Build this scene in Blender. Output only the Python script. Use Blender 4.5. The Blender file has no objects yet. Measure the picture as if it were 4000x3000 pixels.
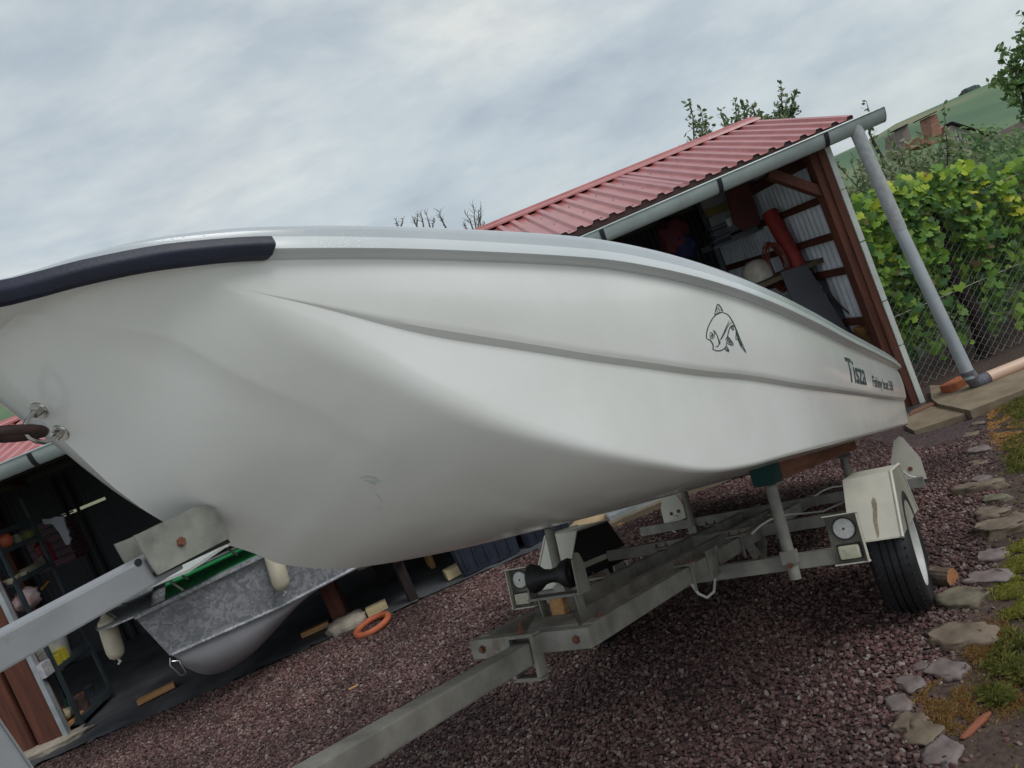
import bpy, bmesh, math, random
from mathutils import Vector, Matrix, noise
from mathutils.bvhtree import BVHTree
random.seed(7)
R=math.radians
scene=bpy.context.scene
C=scene.collection
# ------------------------------------------------------------------ camera
F=2965.; PITCH=R(4.0); YAW=R(2.9); ROLL=R(22.5); H=1.93
fw=Vector((math.sin(YAW)*math.cos(PITCH),math.cos(YAW)*math.cos(PITCH),-math.sin(PITCH)))
r0=Vector((math.cos(YAW),-math.sin(YAW),0)); u0=r0.cross(fw)
cr=r0*math.cos(ROLL)-u0*math.sin(ROLL); cu=r0*math.sin(ROLL)+u0*math.cos(ROLL)
CAM=Vector((0,0,H))
cam=bpy.data.cameras.new('camera'); camo=bpy.data.objects.new('camera',cam); C.objects.link(camo)
m3=Matrix((cr,cu,-fw)).transposed()
camo.matrix_world=Matrix.Translation(CAM)@m3.to_4x4()
cam.sensor_width=36; cam.lens=36*F/4000; cam.clip_start=.05; cam.clip_end=5000
scene.camera=camo
# ------------------------------------------------------------------ world
SUN_EL=R(50); SUN_AZ=R(128)      # azimuth clockwise from +Y: to the right of the camera, thin overcast
world=bpy.data.worlds.new('World'); scene.world=world; world.use_nodes=True
wn=world.node_tree; wn.nodes.clear()
def wnode(t,**k):
    n=wn.nodes.new(t)
    for a,b in k.items(): setattr(n,a,b)
    return n
wo=wnode('ShaderNodeOutputWorld'); bg=wnode('ShaderNodeBackground')
sky=wnode('ShaderNodeTexSky',sky_type='NISHITA',sun_disc=False,sun_elevation=SUN_EL,sun_rotation=SUN_AZ)
sky.air_density=1.0; sky.dust_density=2.0
tc=wnode('ShaderNodeTexCoord'); mp=wnode('ShaderNodeMapping'); mp.inputs['Scale'].default_value=(1.0,1.7,2.5); mp.inputs['Rotation'].default_value=(R(15),R(8),R(-25))
n1=wnode('ShaderNodeTexNoise'); n1.inputs['Scale'].default_value=1.5; n1.inputs['Detail'].default_value=8; n1.inputs['Roughness'].default_value=.58; n1.inputs['Distortion'].default_value=.9
n2=wnode('ShaderNodeTexNoise'); n2.inputs['Scale'].default_value=5.5; n2.inputs['Detail'].default_value=6; n2.inputs['Roughness'].default_value=.55
r1=wnode('ShaderNodeValToRGB'); e=r1.color_ramp.elements
e[0].position=.30; e[0].color=(3.85,4.4,4.85,1)
e[1].position=.70; e[1].color=(6.3,6.45,6.2,1)
m_=r1.color_ramp.elements.new(.5); m_.color=(4.7,5.2,5.45,1)
r2=wnode('ShaderNodeValToRGB'); r2.color_ramp.elements[0].position=.36; r2.color_ramp.elements[0].color=(.84,.86,.89,1); r2.color_ramp.elements[1].position=.66; r2.color_ramp.elements[1].color=(1.10,1.085,1.05,1)
mul=wnode('ShaderNodeMix',data_type='RGBA',blend_type='MULTIPLY'); mul.inputs['Factor'].default_value=1
mx=wnode('ShaderNodeMix',data_type='RGBA'); mx.inputs['Factor'].default_value=.88
L=wn.links.new
L(tc.outputs['Generated'],mp.inputs['Vector']); L(mp.outputs['Vector'],n1.inputs['Vector']); L(mp.outputs['Vector'],n2.inputs['Vector'])
L(n1.outputs['Fac'],r1.inputs['Fac']); L(n2.outputs['Fac'],r2.inputs['Fac'])
L(r1.outputs['Color'],mul.inputs[6]); L(r2.outputs['Color'],mul.inputs[7])
# overcast skies are brightest overhead
sx_=wnode('ShaderNodeSeparateXYZ'); L(tc.outputs['Generated'],sx_.inputs[0])
zr=wnode('ShaderNodeMapRange'); zr.inputs['From Min'].default_value=.70; zr.inputs['From Max'].default_value=1.0; zr.inputs['To Min'].default_value=1; zr.inputs['To Max'].default_value=1.3
L(sx_.outputs[2],zr.inputs['Value'])
mu2=wnode('ShaderNodeMix',data_type='RGBA',blend_type='MULTIPLY'); mu2.inputs['Factor'].default_value=1
L(mul.outputs[2],mu2.inputs[6]); L(zr.outputs['Result'],mu2.inputs[7])
L(sky.outputs['Color'],mx.inputs[6]); L(mu2.outputs[2],mx.inputs[7])
L(mx.outputs[2],bg.inputs['Color']); bg.inputs['Strength'].default_value=.11
L(bg.outputs['Background'],wo.inputs['Surface'])
sun=bpy.data.lights.new('sun','SUN'); sun.energy=1.15; sun.angle=R(24); sun.color=(1,.99,.975)
suno=bpy.data.objects.new('sun',sun); C.objects.link(suno)
sd=Vector((math.sin(SUN_AZ)*math.cos(SUN_EL),math.cos(SUN_AZ)*math.cos(SUN_EL),math.sin(SUN_EL)))
suno.rotation_euler=sd.to_track_quat('Z','Y').to_euler()
vs=scene.view_settings; vs.view_transform='Standard'; vs.look='None'; vs.exposure=.24; vs.gamma=1; vs.use_curve_mapping=False
scene.render.engine='CYCLES'; scene.cycles.use_denoising=True
scene.render.resolution_x=1024; scene.render.resolution_y=768
# ------------------------------------------------------------------ picking helpers (full-size photo pixels -> places)
def ray(x,y): return fw+cr*((x-2000)/F)-cu*((y-1500)/F)
def plane(x,y,p0,n):
    r=ray(x,y); t=(p0-CAM).dot(n)/r.dot(n); return CAM+r*t
def PX(x,y,X): return plane(x,y,Vector((X,0,0)),Vector((1,0,0)))
def PY(x,y,Y): return plane(x,y,Vector((0,Y,0)),Vector((0,1,0)))
def PZ(x,y,Z): return plane(x,y,Vector((0,0,Z)),Vector((0,0,1)))
def sm(t): t=max(0,min(1,t)); return t*t*(3-2*t)
def gz(X,Y): return -.25*sm((X-1.2)/2.6)*sm((Y-3.6)/2.6)
def G(x,y):
    z=0
    for _ in range(12):
        p=PZ(x,y,z); z=gz(p.x,p.y)
    return Vector((p.x,p.y,z))
# trailer frame: a aft, l to the far side, u up
ta=Vector((0.518,0.810,-0.275)).normalized()
def _fr():
    Rd=CAM+ray(3301,2058)*3.0
    a=ray(3820,1560).normalized(); rl=ray(2051,2257)
    t=(Rd-CAM).dot(a)/rl.dot(a); Ld=CAM+rl*t
    l=(Ld-Rd).normalized(); u=a.cross(l).normalized(); O=(Rd+Ld)/2
    return a,l,u,O
ta,tl,tu,TO=_fr()
TM=Matrix.Translation(TO)@Matrix((ta,tl,tu)).transposed().to_4x4()
TMi=TM.inverted()
def onY(x,y,v): return TMi@plane(x,y,TO+tl*v,tl)
def onX(x,y,v): return TMi@plane(x,y,TO+ta*v,ta)
def onZ(x,y,v): return TMi@plane(x,y,TO+tu*v,tu)
# ------------------------------------------------------------------ materials
MATS={}
def mat(name,col,rough=.6,metal=0,var=.0,vscale=8,bump=0,bscale=30,col2=None,coat=0,detail=6,spec=.5,bdist=.01,island=0):
    if name in MATS: return MATS[name]
    m=bpy.data.materials.new(name); m.use_nodes=True; t=m.node_tree; b=t.nodes['Principled BSDF']
    b.inputs['Base Color'].default_value=(*col,1); b.inputs['Roughness'].default_value=rough; b.inputs['Metallic'].default_value=metal
    b.inputs['Coat Weight'].default_value=coat; b.inputs['Specular IOR Level'].default_value=spec
    tcn=t.nodes.new('ShaderNodeTexCoord')
    src=None
    if var or col2:
        n=t.nodes.new('ShaderNodeTexNoise'); n.inputs['Scale'].default_value=vscale; n.inputs['Detail'].default_value=detail; n.inputs['Roughness'].default_value=.6
        t.links.new(tcn.outputs['Object'],n.inputs['Vector'])
        rp=t.nodes.new('ShaderNodeValToRGB'); rp.color_ramp.elements[0].position=.35; rp.color_ramp.elements[1].position=.65
        c2=col2 or tuple(min(1,c*(1+var)) for c in col); c1=col if col2 else tuple(c*(1-var) for c in col)
        rp.color_ramp.elements[0].color=(*c1,1); rp.color_ramp.elements[1].color=(*c2,1)
        t.links.new(n.outputs['Fac'],rp.inputs['Fac']); src=rp.outputs['Color']
        rr=t.nodes.new('ShaderNodeMapRange'); rr.inputs['To Min'].default_value=max(0,rough-.1); rr.inputs['To Max'].default_value=min(1,rough+.1)
        t.links.new(n.outputs['Fac'],rr.inputs['Value']); t.links.new(rr.outputs['Result'],b.inputs['Roughness'])
    if island:
        g=t.nodes.new('ShaderNodeNewGeometry'); hs=t.nodes.new('ShaderNodeHueSaturation')
        mr=t.nodes.new('ShaderNodeMapRange'); mr.inputs['To Min'].default_value=1-island; mr.inputs['To Max'].default_value=1+island
        t.links.new(g.outputs['Random Per Island'],mr.inputs['Value']); t.links.new(mr.outputs['Result'],hs.inputs['Value'])
        mh=t.nodes.new('ShaderNodeMapRange'); mh.inputs['To Min'].default_value=.5-.03; mh.inputs['To Max'].default_value=.5+.03
        t.links.new(g.outputs['Random Per Island'],mh.inputs['Value']); t.links.new(mh.outputs['Result'],hs.inputs['Hue'])
        if src: t.links.new(src,hs.inputs['Color'])
        else: hs.inputs['Color'].default_value=(*col,1)
        src=hs.outputs['Color']
    if src: t.links.new(src,b.inputs['Base Color'])
    if bump:
        n=t.nodes.new('ShaderNodeTexNoise'); n.inputs['Scale'].default_value=bscale; n.inputs['Detail'].default_value=5
        t.links.new(tcn.outputs['Object'],n.inputs['Vector'])
        bp=t.nodes.new('ShaderNodeBump'); bp.inputs['Strength'].default_value=bump; bp.inputs['Distance'].default_value=bdist
        t.links.new(n.outputs['Fac'],bp.inputs['Height']); t.links.new(bp.outputs['Normal'],b.inputs['Normal'])
    MATS[name]=m; return m
def rusty(m,lo=.62,hi=.72,scale=6,col=(.14,.06,.03)):
    t=m.node_tree; b=t.nodes['Principled BSDF']; lk=b.inputs['Base Color'].links; src=lk[0].from_socket if lk else None
    tcn=t.nodes.new('ShaderNodeTexCoord'); n=t.nodes.new('ShaderNodeTexNoise'); n.inputs['Scale'].default_value=scale; n.inputs['Detail'].default_value=9; n.inputs['Roughness'].default_value=.7
    mr=t.nodes.new('ShaderNodeMapRange'); mr.inputs['From Min'].default_value=lo; mr.inputs['From Max'].default_value=hi; mr.inputs['To Max'].default_value=.8
    mx_=t.nodes.new('ShaderNodeMix'); mx_.data_type='RGBA'; mx_.inputs[7].default_value=(*col,1)
    t.links.new(tcn.outputs['Object'],n.inputs['Vector']); t.links.new(n.outputs['Fac'],mr.inputs['Value']); t.links.new(mr.outputs['Result'],mx_.inputs[0])
    if src: t.links.new(src,mx_.inputs[6])
    else: mx_.inputs[6].default_value=b.inputs['Base Color'].default_value
    t.links.new(mx_.outputs[2],b.inputs['Base Color']); return m
def wood(name,c1,c2,scale=3,axis=0,rough=.75,stretch=12):
    if name in MATS: return MATS[name]
    m=mat(name,c1,rough); t=m.node_tree; b=t.nodes['Principled BSDF']
    tcn=t.nodes.new('ShaderNodeTexCoord'); mpn=t.nodes.new('ShaderNodeMapping'); s=[stretch*scale]*3; s[axis]=scale; mpn.inputs['Scale'].default_value=s
    n=t.nodes.new('ShaderNodeTexNoise'); n.inputs['Scale'].default_value=1; n.inputs['Detail'].default_value=7; n.inputs['Distortion'].default_value=.4
    rp=t.nodes.new('ShaderNodeValToRGB'); rp.color_ramp.elements[0].position=.3; rp.color_ramp.elements[1].position=.7
    rp.color_ramp.elements[0].color=(*c1,1); rp.color_ramp.elements[1].color=(*c2,1)
    bp=t.nodes.new('ShaderNodeBump'); bp.inputs['Strength'].default_value=.4; bp.inputs['Distance'].default_value=.004
    for a,b_ in ((tcn.outputs['Object'],mpn.inputs['Vector']),(mpn.outputs['Vector'],n.inputs['Vector']),(n.outputs['Fac'],rp.inputs['Fac']),(rp.outputs['Color'],b.inputs['Base Color']),(n.outputs['Fac'],bp.inputs['Height']),(bp.outputs['Normal'],b.inputs['Normal'])): t.links.new(a,b_)
    return m
def gelcoat(name,drop,rough,col=(.77,.775,.755),lo=(.69,.69,.665),ds=150):
    m=mat(name,col,rough); t=m.node_tree; b=t.nodes['Principled BSDF']; b.inputs['Coat Weight'].default_value=.5; b.inputs['Coat Roughness'].default_value=.12
    tcn=t.nodes.new('ShaderNodeTexCoord'); n=t.nodes.new('ShaderNodeTexNoise'); n.inputs['Scale'].default_value=2.2; n.inputs['Detail'].default_value=9; n.inputs['Roughness'].default_value=.65
    rp=t.nodes.new('ShaderNodeValToRGB'); rp.color_ramp.elements[0].position=.3; rp.color_ramp.elements[1].position=.62
    rp.color_ramp.elements[0].color=(*lo,1); rp.color_ramp.elements[1].color=(*col,1)
    t.links.new(tcn.outputs['Object'],n.inputs['Vector']); t.links.new(n.outputs['Fac'],rp.inputs['Fac'])
    # faint green-blue scuff specks
    n3=t.nodes.new('ShaderNodeTexNoise'); n3.inputs['Scale'].default_value=14; n3.inputs['Detail'].default_value=8; n3.inputs['Roughness'].default_value=.75
    t.links.new(tcn.outputs['Object'],n3.inputs['Vector'])
    r3=t.nodes.new('ShaderNodeValToRGB'); r3.color_ramp.elements[0].position=.705; r3.color_ramp.elements[1].position=.76; r3.color_ramp.elements[0].color=(0,0,0,1); r3.color_ramp.elements[1].color=(.6,.6,.6,1)
    t.links.new(n3.outputs['Fac'],r3.inputs['Fac'])
    mxn=t.nodes.new('ShaderNodeMix'); mxn.data_type='RGBA'; mxn.inputs[7].default_value=(.36,.42,.38,1)
    t.links.new(r3.outputs['Color'],mxn.inputs[0]); t.links.new(rp.outputs['Color'],mxn.inputs[6]); t.links.new(mxn.outputs[2],b.inputs['Base Color'])
    v=t.nodes.new('ShaderNodeTexVoronoi'); v.inputs['Scale'].default_value=ds; v.inputs['Randomness'].default_value=1
    nd=t.nodes.new('ShaderNodeTexNoise'); nd.inputs['Scale'].default_value=5; nd.inputs['Detail'].default_value=6
    t.links.new(tcn.outputs['Object'],v.inputs['Vector']); t.links.new(tcn.outputs['Object'],nd.inputs['Vector'])
    mr=t.nodes.new('ShaderNodeMapRange'); mr.inputs['From Min'].default_value=.0; mr.inputs['From Max'].default_value=.30; mr.inputs['To Min'].default_value=1; mr.inputs['To Max'].default_value=0
    t.links.new(v.outputs['Distance'],mr.inputs['Value'])
    mm=t.nodes.new('ShaderNodeMapRange'); mm.inputs['From Min'].default_value=.62-.25*drop; mm.inputs['From Max'].default_value=.72-.25*drop
    t.links.new(nd.outputs['Fac'],mm.inputs['Value'])
    mu=t.nodes.new('ShaderNodeMath'); mu.operation='MULTIPLY'; t.links.new(mr.outputs['Result'],mu.inputs[0]); t.links.new(mm.outputs['Result'],mu.inputs[1])
    bw=t.nodes.new('ShaderNodeTexNoise'); bw.inputs['Scale'].default_value=3.0; bw.inputs['Detail'].default_value=2; t.links.new(tcn.outputs['Object'],bw.inputs['Vector'])
    b0=t.nodes.new('ShaderNodeBump'); b0.inputs['Strength'].default_value=.12; b0.inputs['Distance'].default_value=.012; t.links.new(bw.outputs['Fac'],b0.inputs['Height'])
    bp=t.nodes.new('ShaderNodeBump'); bp.inputs['Strength'].default_value=.30; bp.inputs['Distance'].default_value=.0016; t.links.new(b0.outputs['Normal'],bp.inputs['Normal'])
    t.links.new(mu.outputs[0],bp.inputs['Height']); t.links.new(bp.outputs['Normal'],b.inputs['Normal']); t.links.new(bp.outputs['Normal'],b.inputs['Coat Normal'])
    return m
def vor_metal(name,c1,c2,scale,rough=.42,metal=.75):
    m=mat(name,c1,rough,metal); t=m.node_tree; b=t.nodes['Principled BSDF']
    tcn=t.nodes.new('ShaderNodeTexCoord'); nz=t.nodes.new('ShaderNodeTexNoise'); nz.inputs['Scale'].default_value=9; nz.inputs['Detail'].default_value=4
    mxv=t.nodes.new('ShaderNodeMix'); mxv.data_type='RGBA'; mxv.inputs[0].default_value=.18
    t.links.new(tcn.outputs['Object'],nz.inputs['Vector']); t.links.new(tcn.outputs['Object'],mxv.inputs[6]); t.links.new(nz.outputs['Color'],mxv.inputs[7])
    v=t.nodes.new('ShaderNodeTexVoronoi'); v.inputs['Scale'].default_value=scale
    t.links.new(mxv.outputs[2],v.inputs['Vector'])
    sp=t.nodes.new('ShaderNodeSeparateColor'); t.links.new(v.outputs['Color'],sp.inputs[0])
    rp=t.nodes.new('ShaderNodeValToRGB'); rp.color_ramp.elements[0].color=(*c1,1); rp.color_ramp.elements[1].color=(*c2,1); rp.color_ramp.elements[0].position=.25; rp.color_ramp.elements[1].position=.85
    t.links.new(sp.outputs[0],rp.inputs['Fac']); t.links.new(rp.outputs['Color'],b.inputs['Base Color'])
    return m
# ------------------------------------------------------------------ mesh helpers
def obj(name,bm,m=None,parent=None,smooth=False,mw=None):
    me=bpy.data.meshes.new(name)
    if isinstance(bm,bmesh.types.BMesh):
        bm.normal_update(); bm.to_mesh(me); bm.free()
    else:
        me.from_pydata(bm[0],[],bm[1]); me.update()
    if smooth:
        for p in me.polygons: p.use_smooth=True
        if smooth!='all': me.set_sharp_from_angle(angle=R(38))
    o=bpy.data.objects.new(name,me); C.objects.link(o)
    if m:
        for mm in (m if isinstance(m,(list,tuple)) else [m]): me.materials.append(mm)
    if parent: o.parent=parent
    if mw is not None: o.matrix_world=mw
    return o
def tag(o,label=None,cat=None,group=None,kind=None):
    if label: o['label']=label
    if cat: o['category']=cat
    if group: o['group']=group
    if kind: o['kind']=kind
    return o
def thing(name,label,cat,loc=(0,0,0),rz=0,group=None,mw=None):
    o=bpy.data.objects.new(name,None); C.objects.link(o); o.empty_display_size=.1
    if mw is not None: o.matrix_world=mw
    else: o.location=loc; o.rotation_euler=(0,0,rz)
    return tag(o,label,cat,group)
def solo(name,bm,m,label,cat,group=None,smooth=False,loc=None):
    o=obj(name,bm,m,None,smooth)
    if loc is not None: o.location=loc
    return tag(o,label,cat,group)
def nb(): return bmesh.new()
def V(*a): return Vector(a)
def box(bm,c,s,rot=None,bev=0):
    r=bmesh.ops.create_cube(bm,size=1); vs_=r['verts']
    for v in vs_:
        v.co=Vector((v.co.x*s[0],v.co.y*s[1],v.co.z*s[2]))
        if rot is not None: v.co=rot@v.co
        v.co+=Vector(c)
    if bev:
        es={e for v in vs_ for e in v.link_edges}
        bmesh.ops.bevel(bm,geom=list(es),offset=bev,segments=2,affect='EDGES',profile=.6)
    return bm
def beam(bm,p,q,w,h,up=Vector((0,0,1)),bev=.003):
    p=Vector(p);q=Vector(q); d=(q-p); L_=d.length; x=d.normalized(); y=up.cross(x).normalized(); z=x.cross(y)
    return box(bm,(p+q)/2,(L_,w,h),Matrix((x,y,z)).transposed(),bev)
def tube(bm,pts,r,seg=10,cap=True,rs=None):
    pts=[Vector(p) for p in pts]; rings=[]
    n=len(pts)
    t0=(pts[1]-pts[0]).normalized(); ref=Vector((0,0,1)) if abs(t0.z)<.9 else Vector((1,0,0))
    nx=t0.cross(ref).normalized()
    for i,p in enumerate(pts):
        t=(pts[min(i+1,n-1)]-pts[max(i-1,0)]).normalized()
        nx=(nx-t*nx.dot(t)).normalized(); ny=t.cross(nx)
        rr=rs[i] if rs else r
        rings.append([bm.verts.new(p+nx*math.cos(2*math.pi*k/seg)*rr+ny*math.sin(2*math.pi*k/seg)*rr) for k in range(seg)])
    for a,b in zip(rings,rings[1:]):
        for k in range(seg): bm.faces.new((a[k],a[(k+1)%seg],b[(k+1)%seg],b[k]))
    if cap:
        bm.faces.new(rings[0][::-1]); bm.faces.new(rings[-1])
    return bm
def prism(bm,pts,off):
    """closed polygon pts extruded by vector off"""
    off=Vector(off); a=[bm.verts.new(Vector(p)) for p in pts]; b=[bm.verts.new(Vector(p)+off) for p in pts]; n=len(pts)
    bm.faces.new(a[::-1]); bm.faces.new(b)
    for i in range(n): bm.faces.new((a[i],a[(i+1)%n],b[(i+1)%n],b[i]))
    bmesh.ops.recalc_face_normals(bm,faces=bm.faces); return bm
def lathe(bm,prof,o=(0,0,0),ax=(0,0,1),seg=32):
    o=Vector(o); ax=Vector(ax).normalized(); ref=Vector((1,0,0)) if abs(ax.x)<.9 else Vector((0,1,0)); e1=ax.cross(ref).normalized(); e2=ax.cross(e1)
    rings=[]
    for r,h in prof:
        if r<1e-5: rings.append([bm.verts.new(o+ax*h)]*seg)
        else: rings.append([bm.verts.new(o+ax*h+e1*math.cos(2*math.pi*k/seg)*r+e2*math.sin(2*math.pi*k/seg)*r) for k in range(seg)])
    for a,b in zip(rings,rings[1:]):
        for k in range(seg):
            vs_=[a[k],a[(k+1)%seg],b[(k+1)%seg],b[k]]; u=[]
            for v in vs_:
                if v not in u: u.append(v)
            if len(u)>2:
                try: bm.faces.new(u)
                except ValueError: pass
    bmesh.ops.recalc_face_normals(bm,faces=bm.faces); return bm
def rock(bm,c,s,seed=0,rz=0,sub=3,amp=.22,fr=2.0,flat=9):
    r=bmesh.ops.create_icosphere(bm,subdivisions=sub,radius=1); Rm=Matrix.Rotation(rz,3,'Z')
    for v in r['verts']:
        d=v.co.normalized(); q=Vector([math.copysign(abs(k)**.75,k) for k in d])
        k=1+amp*noise.noise(d*fr+Vector((seed*7.1,seed*3.3,0)))+amp*.4*noise.noise(d*fr*3+Vector((seed,0,seed*2.)))+amp*.15*noise.noise(d*fr*9)
        v.co=Rm@Vector((q.x*s[0]*k,q.y*s[1]*k,min(q.z*k,flat+.12*noise.noise(d*4))*s[2]))+Vector(c)
    return bm
def itp(xs,ys,x):
    if x<=xs[0]: return ys[0]
    if x>=xs[-1]: return ys[-1]
    n=len(xs); i=0
    while xs[i+1]<x: i+=1
    def sl(j):
        if j==0: return (ys[1]-ys[0])/(xs[1]-xs[0])
        if j==n-1: return (ys[-1]-ys[-2])/(xs[-1]-xs[-2])
        h0=xs[j]-xs[j-1];h1=xs[j+1]-xs[j]; a=(ys[j]-ys[j-1])/h0; b=(ys[j+1]-ys[j])/h1
        return 0 if a*b<=0 else (h0+h1)/((h0+h1)/2*(1/a+1/b)) if True else 0
    h=xs[i+1]-xs[i]; t=(x-xs[i])/h; m0=sl(i);m1=sl(i+1)
    return (2*t**3-3*t*t+1)*ys[i]+(t**3-2*t*t+t)*h*m0+(-2*t**3+3*t*t)*ys[i+1]+(t**3-t*t)*h*m1
def curve(pairs):
    xs=[p[0] for p in pairs]; ys=[p[1] for p in pairs]
    return lambda x: itp(xs,ys,x)
# ------------------------------------------------------------------ shared materials
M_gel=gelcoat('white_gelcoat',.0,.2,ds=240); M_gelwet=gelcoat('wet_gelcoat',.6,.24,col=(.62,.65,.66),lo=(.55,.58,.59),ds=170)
M_deck=gelcoat('dimmed_deck_moulding',.6,.24,col=(.42,.455,.475),lo=(.36,.39,.41),ds=170)  # same white moulding; its dimmer lighting is put into a greyer colour
M_navy=mat('navy_rubber',(.008,.011,.030),.5,var=.2,bump=.3,bscale=160,bdist=.002)
M_galv=vor_metal('galvanised',(.20,.20,.19),(.36,.36,.34),40,.5,.45)
M_arm=mat('grey_painted_steel',(.27,.28,.30),.45,.35,col2=(.33,.34,.355),vscale=9,bump=.15,bscale=70,bdist=.002)
M_galvd=mat('dirty_galvanised',(.235,.225,.20),.62,.3,var=.3,vscale=7,bump=.2,bscale=60,bdist=.002)
rusty(M_galvd,.60,.72,5,(.13,.075,.045)); rusty(M_arm,.64,.74,7,(.20,.10,.05))
M_zinc=mat('zinc_sheet',(.30,.30,.27),.5,.45,var=.28,vscale=14,bump=.12,bscale=50,bdist=.002)
M_chrome=mat('stainless',(.55,.54,.52),.22,1.0)
M_shk=mat('dark_rusted_iron',(.055,.032,.028),.7,.3,var=.4,vscale=60,bump=.4,bscale=150,bdist=.001)
M_rust=mat('rusty_steel',(.17,.07,.045),.8,.3,var=.4,vscale=40,bump=.5,bscale=120,bdist=.002)
M_black=mat('black_rubber',(.012,.012,.014),.55,var=.3,bump=.2,bscale=90,bdist=.002)
M_cream=mat('cream_paint',(.53,.51,.43),.5,var=.10,vscale=5,bump=.1,bscale=40,bdist=.002)
rusty(M_cream,.68,.74,9,(.20,.13,.07))
M_white=mat('white_plastic',(.66,.67,.64),.45,var=.08,vscale=6)
M_brown=wood('brown_stained_timber',(.070,.022,.014),(.15,.048,.028),2,2)
M_brownx=wood('brown_stained_timber_long',(.07,.022,.014),(.14,.046,.026),2,0)
M_browny=wood('brown_stained_timber_deep',(.065,.020,.013),(.13,.04,.024),2,1)
M_raww=wood('raw_timber',(.42,.20,.08),(.60,.34,.15),4,0)
M_pale=wood('pale_timber',(.50,.38,.20),(.66,.54,.32),4,0)
M_conc=mat('rough_concrete',(.36,.31,.25),.9,var=.25,vscale=9,bump=.7,bscale=35)
M_sign=mat('decal_green',(.025,.06,.06),.5)
M_rim=mat('white_rim_paint',(.46,.46,.43),.45,var=.12,vscale=12,bump=.1,bscale=50,bdist=.002)
M_dirt=mat('grimy_steel',(.13,.12,.10),.7,.2,var=.35,vscale=18,bump=.2,bscale=60,bdist=.002)
M_refl=mat('white_reflector',(.55,.55,.53),.4,var=.12,vscale=40)
M_lens=mat('clear_lamp_lens',(.50,.48,.36),.25,var=.15,vscale=30,coat=.5)
M_bunk=wood('bunk_timber',(.12,.04,.022),(.24,.09,.05),2.5,0)
M_carpet=mat('green_carpet',(.008,.045,.04),.95,bump=.8,bscale=200,bdist=.004)
M_stain=mat('drip_stain',(.16,.13,.08),.7,col2=(.30,.25,.16),vscale=60)
# ------------------------------------------------------------------ fishing boat (lives in the trailer frame)
W=curve([(-2.82,.0),(-2.80,.07),(-2.75,.14),(-2.7,.19),(-2.6,.27),(-2.4,.39),(-2.2,.49),(-2,.57),(-1.5,.735),(-1,.83),(-.5,.89),(0,.92),(1,.94),(2,.945),(2.72,.94)])
_ofs=curve([(-2.82,.03),(-2.4,.038),(-2.0,.045),(-1.,.046),(0,.043),(2.7,.030)]); WSt=lambda x:max(W(x)-_ofs(x),.0005)
_ofc=curve([(-2.82,.03),(-2.5,.042),(-2.2,.055),(-1.5,.065),(0,.068),(2.7,.060)]); WCh=lambda x:max(W(x)-_ofc(x),.0003)
ZT=curve([(-2.82,.835),(-2.705,.845),(-2.61,.868),(-2.5,.888),(-2.375,.896),(-2.2,.896),(-1.97,.896),(-1.71,.894),(-1.456,.884),(-1.07,.86),(-.46,.808),(0,.778),(.568,.756),(1.3,.745),(2.05,.736),(2.72,.725)])
ZS=curve([(-2.82,.80),(-2.6,.86),(-2.42,.823),(-2.355,.803),(-2.284,.783),(-2.207,.762),(-2.124,.743),(-1.972,.715),(-1.837,.69),(-1.683,.662),(-1.491,.636),(-1.234,.609),(-1.006,.595),(-.535,.56),(.132,.533),(1.979,.497),(2.7,.492)])
ZC=curve([(-2.82,.81),(-2.60,.90),(-2.451,.841),(-2.391,.793),(-2.326,.746),(-2.256,.702),(-2.182,.654),(-2.073,.583),(-1.951,.520),(-1.808,.463),(-1.654,.413),(-1.516,.378),(-1.356,.346),(-1.224,.333),(-1.019,.328),(-.751,.330),(.237,.327),(2.7,.310)])
ZK=curve([(-2.82,.80),(-2.66,.800),(-2.622,.743),(-2.593,.705),(-2.538,.641),(-2.452,.542),(-2.363,.47),(-2.183,.385),(-2.122,.352),(-1.898,.303),(-1.486,.278),(-1.2,.270),(-.51,.257),(.95,.238),(2.7,.225)])
ZR=curve([(-2.82,.80),(-2.6,.85),(-2.431,.848),(-2.311,.762),(-2.154,.665),(-2.045,.574),(-1.859,.485),(-1.744,.424),(-1.585,.357),(-1.422,.322),(-1.224,.296),(-.8,.288),(0,.280),(2.7,.268)])
TR=curve([(-2.8,.76),(-2.45,.76),(-2.27,.75),(-2.16,.715),(-2.0,.68),(-1.875,.635),(-1.67,.56),(-1.48,.49),(-1.0,.35),(0,.32),(2.7,.32)])
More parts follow.
